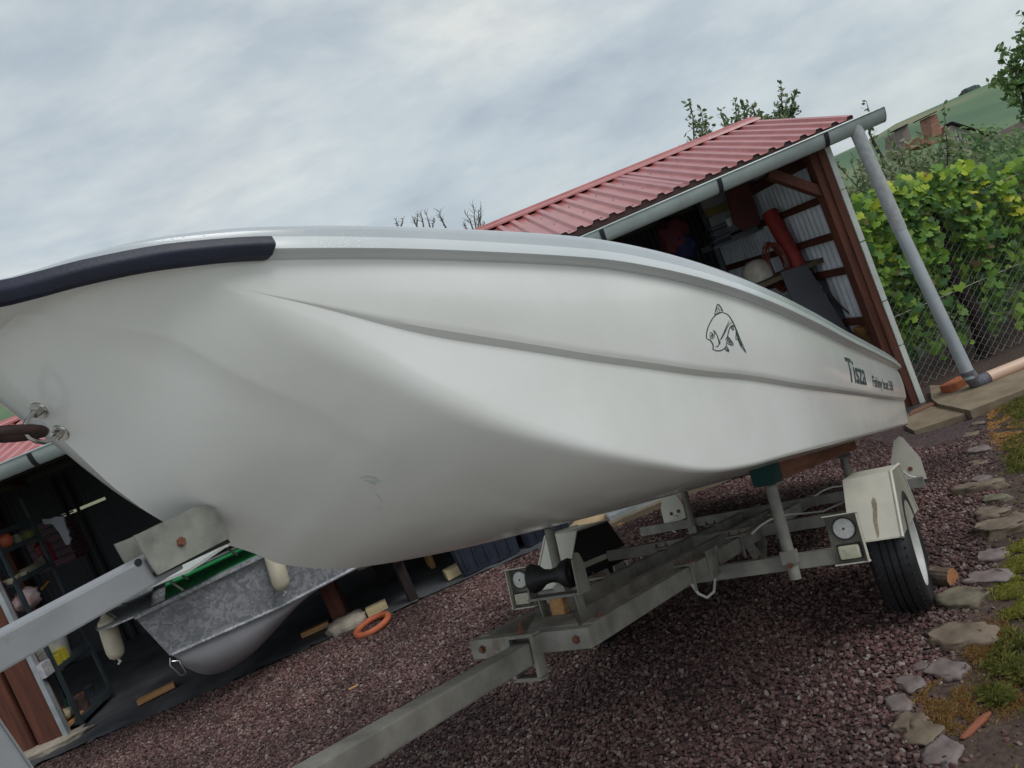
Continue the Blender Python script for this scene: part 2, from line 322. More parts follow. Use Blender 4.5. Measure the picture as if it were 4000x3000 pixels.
def section(x):
    """half section of the hull skin from keel to flange join; list of (y,z)"""
    zt=ZT(x); w=W(x); J=Vector((max(w-.028,0.0),zt-.030))
    zk=min(ZK(x),J.y); wc=min(WCh(x),J.x); zc=min(ZC(x),J.y-.004) if J.y-.004>zk else zk
    zk=min(zk,zc); K=Vector((0,zk)); B=Vector((wc,zc)); pts=[]
    # bottom: keel to spray line to chine, nearly straight in section
    aft=sm((x+1.9)/.7); tr=TR(x); Rp=K.lerp(B,tr)-Vector((0,.010*aft)); kr=.012*sm((x+2.66)/.1)
    bg=.030*(1-sm((x+2.52)/.42))*sm((x+2.68)/.16)+.012*(1-sm((x+2.2)/1.0))*sm((x+2.6)/.2)
    for i in range(7):
        t=i/7; p=K.lerp(Rp,t); bow=bg*math.sin(math.pi*t*tr)
        pts.append((p.x,p.y-bow+(.0 if i else 0)))
    Rp=Rp-Vector((0,bg*math.sin(math.pi*tr)))
    fs_=sm((x+2.42)/.4); R2_=Rp+Vector((.0004+.0056*fs_,.0002+.0028*fs_)); pts+=[tuple(Rp),tuple(R2_)]
    fd=sm((x+2.42)/.42); d=.014*fd
    lo=zc+.14*(J.y-zc); zs=max(ZS(x),lo); zs=min(zs,J.y-.01) if J.y-.01>zc else J.y
    tt=(zs-zc)/max(J.y-zc,1e-4); yl=wc+(J.x-wc)*tt; ws=yl+(min(WSt(x),J.x)-yl)*sm((x+2.50)/.4)
    D=Vector((ws-.002*fd-d,zs-.017*fd)); S1=Vector((ws-.001*fd,zs-.006*fd)); S2=Vector((ws+d*.3,zs+.004*fd))
    rb=.026*(1-sm((x+2.3)/1.2))+.014
    l1=(B-R2_).length; l2=(D-B).length
    a=B+(R2_-B).normalized()*min(rb,l1*.45) if l1>1e-4 else B.copy(); c=B+(D-B).normalized()*min(rb,l2*.6) if l2>1e-4 else B.copy()
    for i in range(1,8):
        t=i/8; p=R2_.lerp(a,t); pts.append((p.x,p.y-bg*(math.sin(math.pi*(tr+(1-tr)*t))-math.sin(math.pi*tr)*(1-t))))
    for i in range(9):
        t=i/8; p=a*(1-t)**2+B*2*t*(1-t)+c*t*t; pts.append(tuple(p))
    for q_ in (1/6,2/6,3/6,4/6,.80,.97): pts.append(tuple(c.lerp(D,q_)))
    pts+=[tuple(D),tuple(D.lerp(S1,.5)),tuple(S1),tuple(S1.lerp(S2,.5)),tuple(S2)]
    for t in (.03,.08,2/9,3/9,4/9,5/9,6/9,7/9,.87,.96):
        p=S2.lerp(J,t); pts.append((p.x+.008*math.sin(math.pi*t)*fd,p.y))
    pts.append(tuple(J))
    return pts
XS=[-2.82+.004,-2.80,-2.775,-2.75,-2.72,-2.69]+[-2.66+i*.02 for i in range(0,36)]+[-1.94+i*.04 for i in range(0,36)]+[-.5+i*.1 for i in range(0,33)]
XS=sorted(set(round(x,4) for x in XS)); XS[-1]=2.70
boat=thing('fishing_boat','large white fibreglass fishing boat with navy bow rubber resting on the silver trailer','boat',mw=TM)
def skin(rows,closed=False):
    vs_=[];fs=[]
    n=len(rows[0])
    for r in rows: vs_+=r
    for i in range(len(rows)-1):
        for k in range(n-1):
            a=i*n+k; fs.append((a,a+1,a+n+1,a+n))
    return vs_,fs
rows=[]
for x in XS:
    s=section(x)
    rows.append([(x,y,z) for y,z in reversed(s)]+[(x,-y,z) for y,z in s[1:]])
hull_vs,hull_fs=skin(rows)
hull=obj('hull',(hull_vs,hull_fs),M_gel,boat,smooth='all')
hull.data.set_sharp_from_angle(angle=R(24))
# transom
s=section(2.70); pl=[(2.70,y,z) for y,z in reversed(s)]+[(2.70,-y,z) for y,z in s[1:]]
bm=nb(); 
top=[(2.70,-W(2.7)+.02,.745),(2.70,W(2.7)-.02,.745)]
prism(bm,[Vector(p) for p in pl]+[Vector(p) for p in top],(-.03,0,0)); obj('transom',bm,M_gel,boat)
# gunwale moulding: flange band, rolled top, inner lip
HD=curve([(-2.82,.05),(-2.7,.12),(-2.58,.38),(-2.45,.55),(-2.3,.68),(-2.0,.82),(-1.6,.95),(-1.3,1.0),(2.75,1.0)])
def gun(x,side,inn=1):
    w=W(x); zt=ZT(x); wi=lambda k: side*max(w-k,0)
    tk=sm((2.75-x)/.25)
    hh=HD(x)
    P=[(.028,-.031),(.021,-.0295),(.002,-.0215),(0,-.0195),(.003,0),(.0055,.004),(.009,.020*tk*hh+.004),(.018,.036*tk*hh+.003),(.032,.046*tk*hh+.003),(.055,.052*tk*hh+.003),(.10,.054*tk*hh+.003),(.15,.054*tk*hh+.003),(.158,.050*tk*hh+.003),(.162,.040*tk*hh+.002),(.165,-.03),(.18,-.25)]
    if x<-1.55: P[-2:]=[(.163,.040*hh),(.1635,.039*hh)]
    q=sm((x+2.75)/.5)
    return [(x,wi(min(a,a*q+.06*(1-q)) if a>.06 else a),zt+b) for a,b in P]
for nm,sd_ in (('gunwale',-1),('gunwale',1)):
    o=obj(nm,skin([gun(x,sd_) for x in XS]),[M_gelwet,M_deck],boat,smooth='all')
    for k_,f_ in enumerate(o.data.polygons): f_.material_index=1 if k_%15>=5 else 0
    o.data.set_sharp_from_angle(angle=R(26))
# foredeck and cockpit floor
rows=[]
for x in [q for q in XS if q<=-1.55]:
    w=max(W(x)-.14,0); z=ZT(x)+.0525*HD(x)+.002; rows.append([(x,w*k,z+.02*(1-k*k)*w) for k in (-1,-.66,-.33,0,.33,.66,1)])
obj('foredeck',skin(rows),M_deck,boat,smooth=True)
rows=[]
for x in [q for q in XS if q>=-1.2]:
    w=WCh(x)-.04; rows.append([(x,w*k,.43) for k in (-1,0,1)])
obj('cockpit_floor',skin(rows),M_gel,boat)
bm=nb(); w=W(-1.56)-.12; prism(bm,[(-1.56,-.45,.50),(-1.56,.45,.50),(-1.56,w,.93),(-1.56,-w,.93)],(.02,0,0)); obj('bulkhead',bm,M_gel,boat)
for x in (-.2,1.1):
    bm=nb(); box(bm,(x,0,.62),(.3,2*(W(x)-.185),.03),bev=.005); obj('thwart',bm,M_gel,boat)
# navy rub rail round the bow
xe=onY(1056,960,-.40).x
st=[x for x in XS if x<xe-.01]+[xe]
def rub(x,side):
    w=W(x); zt=ZT(x); q=noise.noise(Vector((x*9,side,0)))*.0025
    P=[(.009,.000),(.003,.0035),(-.004,.0015),(-.0095,-.010),(-.0105,-.0145),(-.009,-.019),(.002,-.0315-q),(.016,-.0355-q),(.028,-.032)]
    return [(x-( .016 if x<-2.8 else 0),side*max(w-a,0),zt+b) for a,b in P]
rows=[rub(x,-1) for x in reversed(st)]+[rub(x,1) for x in st]
v_,f_=skin(rows); n_=len(rows[0]); f_.append(tuple(range(n_))); f_.append(tuple(range(len(v_)-n_,len(v_))))
o=obj('bow_rubber',(v_,f_),M_navy,boat,smooth='all'); o.data.set_sharp_from_angle(angle=R(30))
# bow U-bolt
bmh=bmesh.new(); bmh.from_mesh(hull.data); bvh=BVHTree.FromBMesh(bmh)
def on_hull(px,py):
    o_=TMi@CAM; d_=(TMi.to_3x3()@ray(px,py)).normalized()
    hit,nrm,_,_=bvh.ray_cast(o_,d_)
    if hit is None: return None,None
    if nrm.dot(d_)>0: nrm=-nrm
    return hit,nrm
wa,na=on_hull(152,1602); wb,nb_=on_hull(235,1690)
if wa is None: wa,na=Vector((-2.585,-.02,.693)),Vector((-.7,-.7,0))
if wb is None: wb,nb_=Vector((-2.55,-.02,.653)),Vector((-.7,-.7,0))
la=onY(92,1652,wa.y-.012); lb=onY(172,1732,wb.y-.012)
bow_out=((la-wa).normalized()+(lb-wb).normalized()).normalized()
ub=obj('bow_eye',tube(nb(),[wa-bow_out*.01,wa+bow_out*.012,wa+bow_out*.030,wa.lerp(wb,.10)+bow_out*.043,wa.lerp(wb,.30)+bow_out*.052,wa.lerp(wb,.52)+bow_out*.054,wa.lerp(wb,.74)+bow_out*.050,wa.lerp(wb,.92)+bow_out*.040,wb+bow_out*.024,wb-bow_out*.008],.0042,12),M_chrome,boat,smooth=True)
for p_,n_ in ((wa,na),(wb,nb_)):
    obj('washer',lathe(nb(),[(0,.0035),(.0145,.0035),(.016,.0015),(.016,-.002)],p_,n_,24),M_chrome,ub,smooth=True)
    obj('nut',lathe(nb(),[(0,.015),(.0075,.015),(.0088,.013),(.0088,.003)],p_,bow_out,6),M_chrome,ub)
# fish drawing on the side: ribbons on the hull skin
def lift(px,py,off=.0012):
    h,n=on_hull(px,py); return (h+n*off,n) if h is not None else (None,None)
def stroke(bm,pts,wd,taper=True,sub=8):
    P=[]
    n=len(pts)
    for i in range(n-1):
        p0=pts[max(i-1,0)];p1=pts[i];p2=pts[i+1];p3=pts[min(i+2,n-1)]
        for k in range(sub):
            t=k/sub
            P.append(tuple(.5*((2*p1[j])+(-p0[j]+p2[j])*t+(2*p0[j]-5*p1[j]+4*p2[j]-p3[j])*t*t+(-p0[j]+3*p1[j]-3*p2[j]+p3[j])*t**3) for j in (0,1)))
    P.append(pts[-1]); m=len(P); prev=None
    for i,p in enumerate(P):
        a=P[max(i-1,0)];b=P[min(i+1,m-1)]; dx,dy=b[0]-a[0],b[1]-a[1]; l_=math.hypot(dx,dy) or 1
        h=wd/2*((.35+.65*math.sin(math.pi*i/(m-1))**.5) if taper else 1)
        q=[]
        for s_ in (-1,1):
            hp,_=lift(p[0]-dy/l_*h*s_,p[1]+dx/l_*h*s_)
            if hp is None: q=None; break
            q.append(bm.verts.new(hp))
        if q and prev: bm.faces.new((prev[0],prev[1],q[1],q[0]))
        prev=q
    return bm
fs=lambda L_: [(2500+x*.4521,700+y*.4521) for x,y in L_]
bm=nb()
for L_,wd in (([(705,1150),(640,1185),(590,1270),(572,1340),(575,1380)],4.2),([(705,1150),(755,1170),(795,1225),(830,1300),(860,1375),(915,1500)],3.6),
  ([(575,1380),(605,1392),(628,1430),(630,1462),(622,1466)],4),([(622,1466),(660,1482),(700,1478),(735,1455),(745,1425)],4),
  ([(642,1172),(655,1120),(670,1082),(695,1105),(716,1145)],4),([(650,1150),(670,1100)],2.4),([(666,1150),(680,1104)],2.4),([(682,1147),(690,1115)],2.4),([(696,1145),(702,1122)],2.4),
  ([(642,1172),(675,1155),(716,1150)],3.4),
  ([(688,1390),(715,1345),(738,1290),(770,1222)],4),([(700,1385),(735,1320),(765,1260),(800,1232)],3),
  ([(745,1425),(752,1375),(765,1310),(785,1270),(812,1268),(828,1310),(826,1385)],4.2),
  ([(826,1385),(845,1385),(870,1440),(915,1500)],3.6),([(833,1320),(850,1385),(880,1440)],5),
  ([(775,1278),(800,1275),(804,1305),(785,1285)],3),([(785,1275),(797,1300)],2.6),
  ([(735,1390),(755,1362),(785,1395),(802,1425),(795,1434),(765,1425),(744,1412)],3.4),([(750,1375),(792,1420)],2.4),([(748,1392),(790,1430)],2.4),([(760,1370),(772,1408)],2.4),
  ([(726,1462),(746,1446),(766,1487),(742,1478),(726,1462)],3.2),([(738,1458),(758,1480)],2.4),
  ([(640,1305),(662,1345),(678,1390),(686,1425)],2.6),([(628,1300),(650,1340)],2.2),([(688,1390),(690,1425)],2.4),
  ([(668,1365),(682,1410),(672,1442),(650,1446)],3.6),
  ([(601,1345),(606,1326),(620,1330),(628,1352),(622,1376),(608,1372),(601,1345)],2.8),([(634,1332),(640,1356),(630,1380)],2.4),([(612,1350),(617,1346),(619,1356),(613,1357),(612,1350)],3)):
    stroke(bm,fs(L_),wd*.95)
obj('fish_decal',bm,M_sign,boat)
for L_,wd in (([(1404,1868),(1440,1862),(1478,1872)],7),([(1420,1876),(1460,1880),(1490,1878)],4),([(1440,1884),(1470,1892)],5),([(1465,1925),(1485,1945),(1492,1962)],3),([(1482,1975),(1480,1990)],3)): obj('scuff_mark',stroke(nb(),L_,wd),mat('green_scuff',(.52,.60,.56),.6),boat)
# lettering on the quarter
def letter(txt,x0,z0,h,sx,shear=.12,depth=.0012,zf=None):
    cu_=bpy.data.curves.new('lettering','FONT'); cu_.body=txt; cu_.size=1; cu_.offset=.012; cu_.shear=shear
    o_=bpy.data.objects.new('lettering',cu_); C.objects.link(o_)
    dg=bpy.context.evaluated_depsgraph_get(); me=bpy.data.meshes.new_from_object(o_.evaluated_get(dg)); bpy.data.objects.remove(o_)
    b_=bmesh.new(); b_.from_mesh(me); bpy.data.meshes.remove(me)
    bmesh.ops.subdivide_edges(b_,edges=b_.edges,cuts=2)
    for v in b_.verts:
        x=x0+v.co.x*h*sx; z=z0(x)+v.co.y*h
        s_=section(x); y=None
        for (y1,z1),(y2,z2) in zip(s_[-13:],s_[-12:]):
            if z1<=z<=z2 and z2>z1: y=y1+(y2-y1)*(z-z1)/(z2-z1)
        if y is None: y=s_[-10][0]
        v.co=Vector((x,-y-.0015,z))
    return b_
tx=onY(3304,1392,-.905); 
bm=letter('Tisza',.22,lambda x: ZS(x)+.034,.150,1.55,shear=.0)
bm2=letter('Fishing boat 550',.90,lambda x: ZS(x)+.034,.080,1.75,shear=.15)
obj('name_lettering',bm,M_sign,boat); obj('model_lettering',bm2,M_sign,boat)
bmh.free()
# rusty shackle hanging in the bow eye
sp=wa.lerp(wb,.5)+bow_out*.045
shk=nb(); sc=sp+Vector((-.030,.0,.002)); ringp=[]
for k in range(17):
    an=2*math.pi*k/16; ringp.append(sc+Vector((math.cos(an)*.045,math.sin(an)*.030,0)))
tube(shk,ringp,.0085,12,cap=False)
o=obj('tow_shackle',shk,M_shk,None,smooth=True); o.matrix_world=TM
tag(o,'rusty brown shackle ring hooked through the bow eye of the white boat','shackle')
# ------------------------------------------------------------------ boat trailer
tr=thing('boat_trailer','dirty galvanised boat trailer with cream mudguards standing on the gravel','trailer',mw=TM)
def tp(name,bm,m,parent=None,smooth=False): 
    return obj(name,bm,m,parent or tr,smooth)
tp('drawbar',beam(nb(),(-4.0,0,-.105),(-1.20,0,-.072),.064,.064,bev=.006),M_galvd)
bm=nb(); 
for sy in (-1,1): box(bm,(-1.27,sy*.043,-.083),(.045,.012,.125))
box(bm,(-1.27,0,-.020),(.045,.098,.010)); box(bm,(-1.27,0,-.146),(.045,.098,.010)); tp('drawbar_clamp',bm,M_galvd)
bm=nb(); lathe(bm,[(0,.035),(.006,.035),(.006,.012),(.012,.012),(.012,0),(0,0)],(-1.27,.0,-.015),(0,0,1),6); tp('clamp_bolt',bm,M_rust)
tp('front_cross_bar',beam(nb(),(-1.225,-.215,-.053),(-1.225,.215,-.053),.05,.060),M_galvd)
for sy in (-1,1):
    tp('side_rail',beam(nb(),(-1.20,sy*.190,-.053),(2.35,sy*.190,-.050),.040,.066),M_galvd)
tp('centre_rail',beam(nb(),(-1.20,.0,-.058),(2.2,.0,-.058),.04,.06),M_galvd)
for x,z,hw in ((0,-.1045,.70),(.85,-.048,.70),(1.92,-.03,.93)):
    tp('cross_beam',beam(nb(),(x,-hw,z),(x,hw,z),.05,.060),M_galvd)
tp('axle',tube(nb(),[(.75,-.70,-.21),(.75,.70,-.21)],.026,12),M_galvd,smooth=True)
for sy in (-1,1):
    bm=nb(); beam(bm,(.62,sy*.19,-.09),(.75,sy*.19,-.20),.03,.05); beam(bm,(.88,sy*.19,-.09),(.75,sy*.19,-.20),.03,.05); tp('axle_hanger',bm,M_galvd)
    # splice plates and U-bolts where rail meets the front cross beam
    bm=nb(); box(bm,(-.06,sy*.216,-.055),(.10,.008,.115)); box(bm,(.04,sy*.214,-.055),(.014,.012,.115))
    for dx in (-.09,-.03):
        for dz in (-.098,-.014): lathe(bm,[(0,.010),(.006,.010),(.006,0)],(dx,sy*.220,dz),(0,sy,0),6)
    tp('splice_plate',bm,M_galvd)
    for dx in (-.32,.42,1.25):
        bm=nb(); box(bm,(dx,sy*.19,-.010),(.055,.075,.008)); box(bm,(dx,sy*.216,-.06),(.012,.008,.11)); uc_=tp('u_clamp',bm,M_galvd)
        for ey in (-.025,.025): obj('clamp_nut',lathe(nb(),[(0,.022),(.004,.022),(.004,.010),(.0085,.010),(.0085,.0),(0,0)],(dx,sy*.19+ey,-.006),(0,0,1),6),M_rust,uc_)
for y_ in (-.17,.17):
    tp('frame_bolt',lathe(nb(),[(0,.012),(.009,.012),(.009,.003),(.013,.003),(.013,0)],(-1.25,y_,-.053),(-1,0,0),6),M_rust)
for x_,y_ in ((-1.12,-.19),(.0,-.40),(.0,.40),(.85,-.45),(.85,.45)):
    tp('frame_bolt',lathe(nb(),[(0,.012),(.008,.012),(.008,.003),(.012,.003),(.012,0)],(x_,y_,-.020 if x_<-1 else (-.0745 if x_<.5 else -.018)),(0,0,1),6),M_rust)
# wheels
def wheel(sy):
    cx,cy,cz=.77,sy*.822,-.222
    wt=thing('wheel',None,None,mw=None); wt.parent=tr; wt.location=(cx,cy,cz)
    prof=[(.195,-.078),(.235,-.088),(.262,-.090),(.278,-.080),(.289,-.062)]
    bm=nb(); seg=96
    P=[(.168,-.066),(.180,-.080),(.205,-.092),(.235,-.097),(.262,-.092),(.280,-.078),(.289,-.06),(.290,-.035),(.281,-.033),(.281,-.028),(.291,-.026),(.292,-.004),(.283,-.002),(.283,.002),(.292,.004),(.291,.026),(.281,.028),(.281,.033),(.290,.035),(.289,.06),(.280,.078),(.262,.092),(.235,.097),(.205,.092),(.180,.080),(.168,.066)]
    lathe(bm,P,(0,0,0),(0,1,0),seg)
    for i in range(seg//1):                           # shoulder lugs
        an=2*math.pi*i/seg
        if i%2: continue
        for s_ in (-1,1):
            for (y0,rr,w_) in ((.066,.2855,.020),(.046,.291,.016),(.016,.2925,.014)):
                c_=Vector((math.sin(an)*rr,s_*y0,math.cos(an)*rr)); Rm=Matrix.Rotation(an,3,'Y')@Matrix.Rotation(s_*(.35 if y0>.05 else .0),3,'X')@Matrix.Rotation(.35,3,'Z')
                box(bm,c_,(.010,w_,.006),Rm)
    obj('tyre',bm,M_black,wt,smooth=True)
    bm=nb(); o_=sy
    lathe(bm,[(.174,-.070*o_),(.174,.066*o_),(.184,.080*o_),(.183,.087*o_),(.175,.084*o_),(.166,.066*o_),(.158,.050*o_),(.154,.026*o_),(.136,.020*o_),(.122,.032*o_),(.105,.044*o_),(.080,.042*o_),(.060,.030*o_),(.045,.030*o_),(.040,.050*o_),(.022,.056*o_),(0,.056*o_)],(0,0,0),(0,1,0),48)
    obj('rim',bm,M_rim,wt,smooth=True)
    for i in range(4):
        an=2*math.pi*i/4+.4; obj('wheel_bolt',lathe(nb(),[(0,.052*o_),(.008,.052*o_),(.008,.03*o_)],(math.sin(an)*.058,0,math.cos(an)*.058),(0,1,0),6),M_rust,wt)
    for i in range(12):
        an=2*math.pi*i/12; obj('rim_hole',lathe(nb(),[(0,.0365*o_),(.010,.0365*o_),(.010,.026*o_)],(math.sin(an)*.128,0,math.cos(an)*.128),(0,1,0),12),M_black,wt)
wheel(-1); wheel(1)
# mudguards
for sy in (-1,1):
    a0,a1,a2,a3=(0.300,-0.112),(.545,.147),(.955,.150),(1.200,-0.112); yi,yo=sy*.708,sy*.915
    bm=nb(); th=.006
    ring=[(a0,a1),(a1,a2),(a2,a3)]
    out=[a0,a1,a2,a3]; inn=[(a0[0]+.008,a0[1]),(a1[0]+.004,a1[1]-th),(a2[0]-.004,a2[1]-th),(a3[0]-.008,a3[1])]
    prism(bm,[Vector((p[0],yi,p[1])) for p in out]+[Vector((p[0],yi,p[1])) for p in reversed(inn)],(0,yo-yi,0))
    es=[e for e in bm.edges if abs(e.verts[0].co.y-e.verts[1].co.y)>.1]
    bmesh.ops.bevel(bm,geom=es,offset=.006,segments=2,affect='EDGES')
    mg=tp('mudguard',bm,M_cream,smooth=True)
    # rolled outer lip
    bm=nb(); lip=[Vector((p[0],yo,p[1])) for p in out]; tube(bm,lip,.007,8)
    obj('lip',bm,M_cream,mg,smooth=True)
    bm=nb(); prism(bm,[Vector((p[0],yi+sy*.0025,p[1])) for p in [(a0[0]+.010,a0[1]),(a1[0]+.005,a1[1]-.008),(a2[0]-.005,a2[1]-.008),(a3[0]-.010,a3[1])]],(0,-sy*.004,0)); obj('inner_side',bm,M_black,mg)
    bm=nb(); prism(bm,[Vector((x_,yi-sy*.004,z_)) for x_,z_ in ((.36,-.03),(1.15,-.03),(1.15,-.06),(.36,-.06))],(0,sy*.05,0)); obj('bracket_strip',bm,M_cream,mg)
    if sy<0:
        mp_=lambda t,y:Vector((a0[0]+(a1[0]-a0[0])*t-.0012,y,a0[1]+(a1[1]-a0[1])*t+.0012)); bm=nb()
        prism(bm,[mp_(t,yy_) for t,yy_ in ((.03,-.822),(.10,-.829),(.28,-.829),(.40,-.834),(.52,-.838),(.60,-.836),(.64,-.826),(.58,-.818),(.46,-.820),(.30,-.814),(.12,-.818))],(-.0006,0,.0006)); obj('drip_stain',bm,M_stain,mg)
    # light board
    yc=sy*.76
    lb_=tp('light_board',box(nb(),(-.040,yc,-.038),(.004,.125,.185)),M_dirt)
    bm=nb(); box(bm,(-.056,sy*.820,-.038),(.032,.004,.190)); box(bm,(-.060,yc,.056),(.040,.129,.004),Matrix.Rotation(R(8),3,'Y')); box(bm,(-.052,yc,-.133),(.026,.129,.004)); obj('hood',bm,M_cream,lb_)
    obj('round_reflector',lathe(nb(),[(0,.010),(.030,.010),(.038,.008),(.040,.004),(.040,0)],(-.043,yc,0),(-1,0,0),36),M_refl,lb_,smooth=True)
    obj('gasket',lathe(nb(),[(.040,.003),(.0455,.003),(.0455,0)],(-.0425,yc,0),(-1,0,0),36),M_black,lb_)
    obj('reflector_screw',lathe(nb(),[(0,.0125),(.004,.0125),(.0055,.010)],(-.043,yc,0),(-1,0,0),12),M_rust,lb_)
    bm=nb(); box(bm,(-.055,yc,-.090),(.026,.078,.052),bev=.008); 
    for k in range(9): box(bm,(-.0685,yc-.030+k*.0075,-.090),(.003,.0022,.044))
    obj('lamp_lens',bm,M_lens,lb_,smooth=True)
    obj('lamp_base',box(nb(),(-.0435,yc,-.090),(.006,.090,.064),bev=.003),M_black,lb_)
    # bunk supports
    for x in (-.055,1.89):
        z0_,z1_=(-.165,.215) if x<1 else (-.10,.20)
        sp_=tp('bunk_support',tube(nb(),[(x,sy*.533,z0_),(x,sy*.533,z1_)],.0235,20),M_galvd,smooth=True)
        bm=nb(); box(bm,(x+.0,sy*.533,z1_+.006),(.07,.085,.006)); box(bm,(x+.035,sy*.533,z1_+.02),(.006,.085,.03)); obj('saddle',bm,M_galvd,sp_)
        bm=nb(); lathe(bm,[(0,.012),(.012,.012),(.012,0)],(x-.024,sy*.533,-.105),(-1,0,0),6); obj('support_bolt',bm,M_rust,sp_)
        bm=nb(); box(bm,(x+.0,sy*.533,-.075),(.058,.058,.05)); obj('socket',bm,M_galvd,sp_)
    bk=tp('bunk',box(nb(),(1.13,sy*.535,.266),(2.30,.075,.078),bev=.006),M_bunk)
    obj('carpet_wrap',box(nb(),(-.085,sy*.535,.268),(.14,.100,.094),bev=.02),M_carpet,bk,smooth=True)
    # rear number plate / lamp brackets
    bm=nb(); pg=[(.735,.085),(.790,.226),(.830,.251),(.848,.236),(.914,.087),(.916,-.053),(.735,-.020)]
    prism(bm,[Vector((2.35,sy*y,z)) for y,z in pg],(.012,0,0)); pt=tp('rear_light_plate',bm,M_cream)
    bm=nb(); prism(bm,[Vector((2.348,sy*y,z)) for y,z in ((.72,-.022),(.916,-.055),(.920,-.085),(.72,-.055))],(.08,0,0)); obj('rubber_strip',bm,M_black,pt)
    for y,z in ((.84,.03),(.78,.04)): obj('grommet',lathe(nb(),[(0,.004),(.014,.003),(.014,0)],(2.349,sy*y,z),(-1,0,0),16),M_rust,pt)
    bm=nb(); tube(bm,[(2.345,sy*.80,.005),(2.31,sy*.80,.02),(2.30,sy*.825,-.01),(2.33,sy*.86,-.03)],.005,8); tube(bm,[(2.34,sy*.86,-.05),(2.32,sy*.86,-.09),(2.33,sy*.82,-.12),(2.30,sy*.78,-.12)],.005,8); obj('light_cable',bm,M_white,pt,smooth=True)
for pts_ in ([(-.30,-.19,-.085),(-.27,-.20,-.135),(-.20,-.205,-.168),(-.10,-.205,-.165),(-.03,-.20,-.12)],[(.5,-.25,-.02),(.6,-.27,.0),(.7,-.3,.012),(.85,-.36,.008),(.95,-.42,-.01),(1.0,-.5,-.02),(1.0,-.62,.01)],[(1.9,-.3,.0),(1.9,-.36,.025),(1.9,-.42,.035),(1.92,-.50,.03),(1.92,-.58,.02),(1.92,-.68,.01)]): tp('cable',tube(nb(),pts_,.0055,8),M_white,smooth=True)
# keel roller carriage
rc=Vector((-1.0,.015,.108))
rl_=tp('keel_roller',lathe(nb(),[(0,-.082),(.018,-.082),(.020,-.078),(.046,-.078),(.049,-.070),(.043,-.050),(.026,-.026),(.022,0),(.026,.026),(.043,.050),(.049,.070),(.046,.078),(.02,.078),(.018,.082),(0,.082)],rc,(0,1,0),32),M_black,smooth=True)
bm=nb(); box(bm,(-.985,.012,.040),(.075,.205,.008))
for sy in (-1,): prism(bm,[(-1.035,-.088,.04),(-.95,-.088,.04),(-.955,-.088,.13),(-.975,-.088,.165),(-1.0,-.088,.17),(-1.03,-.088,.15)],(0,-.005,0))
for sy in (1,): prism(bm,[(-1.02,.105,.04),(-.96,.105,.04),(-.97,.105,.12),(-1.01,.105,.12)],(0,.005,0))
tp('roller_bracket',bm,M_galvd)
for y_ in (-.075,.065): tp('roller_post',prism(nb(),[(-1.03,y_,.040),(-.985,y_,.040),(-.965,y_,-.085),(-1.01,y_,-.085)],(0,.006,0)),M_galvd)
tp('packing_block',box(nb(),(-1.0,.01,.0),(.035,.05,.072),bev=.003),M_raww)
tp('diagonal_plate',prism(nb(),[(-1.20,-.16,-.018),(-1.20,.02,-.018),(-.90,.16,-.018),(-.90,.03,-.018)],(0,0,-.006)),M_galvd)
# winch mast arm with bow bracket
tp('winch_mast',beam(nb(),(-3.02,-.035,.2275),(-2.40,-.035,.4095),.060,.050,bev=.004),M_arm)
tp('mast_post',beam(nb(),(-3.0,-.01,.22),(-3.0,-.01,-.08),.06,.06,up=Vector((0,1,0)),bev=.004),M_arm)
_b0=onY(-140,2815,0);_b1=onY(75,3125,0); tp('mast_brace',beam(nb(),_b0,_b1,.05,.045,up=Vector((0,1,0)),bev=.004),M_arm)
PP=[(524,2092),(590,2066),(665,2028),(752,1983),(777,1977),(817,1977),(840,1987),(868,2035),(895,2088),(893,2104),(619,2246),(597,2219),(549,2137)]
bm=nb(); prism(bm,[onY(x,y,-.078) for x,y in PP],(0,.004,0)); bb=tp('bow_bracket_plate',bm,M_zinc)
bt=onY(706,2117,-.078); obj('bracket_bolt',lathe(nb(),[(0,.008),(.006,.008),(.009,.004),(.009,0)],bt,(0,-1,0),6),M_rust,bb)
bm=nb(); prism(bm,[onY(x,y,-.078)+Vector((.015,.085,-.004)) for x,y in PP],(0,.004,0)); tp('bow_bracket_plate',bm,M_zinc)
QQ=[(893,2100),(906,2118),(622,2250),(612,2238),(700,2140),(800,2060)]
bm=nb(); prism(bm,[onY(x,y,-.078)+Vector((0,.004,0)) for x,y in QQ],(0,.078,0)); tp('bow_pad',bm,M_black)
h_=onY(540,2197,-.0655); tp('mast_hole',lathe(nb(),[(0,.001),(.0065,.001),(.0065,-.002)],h_,(0,-1,0),16),M_black)
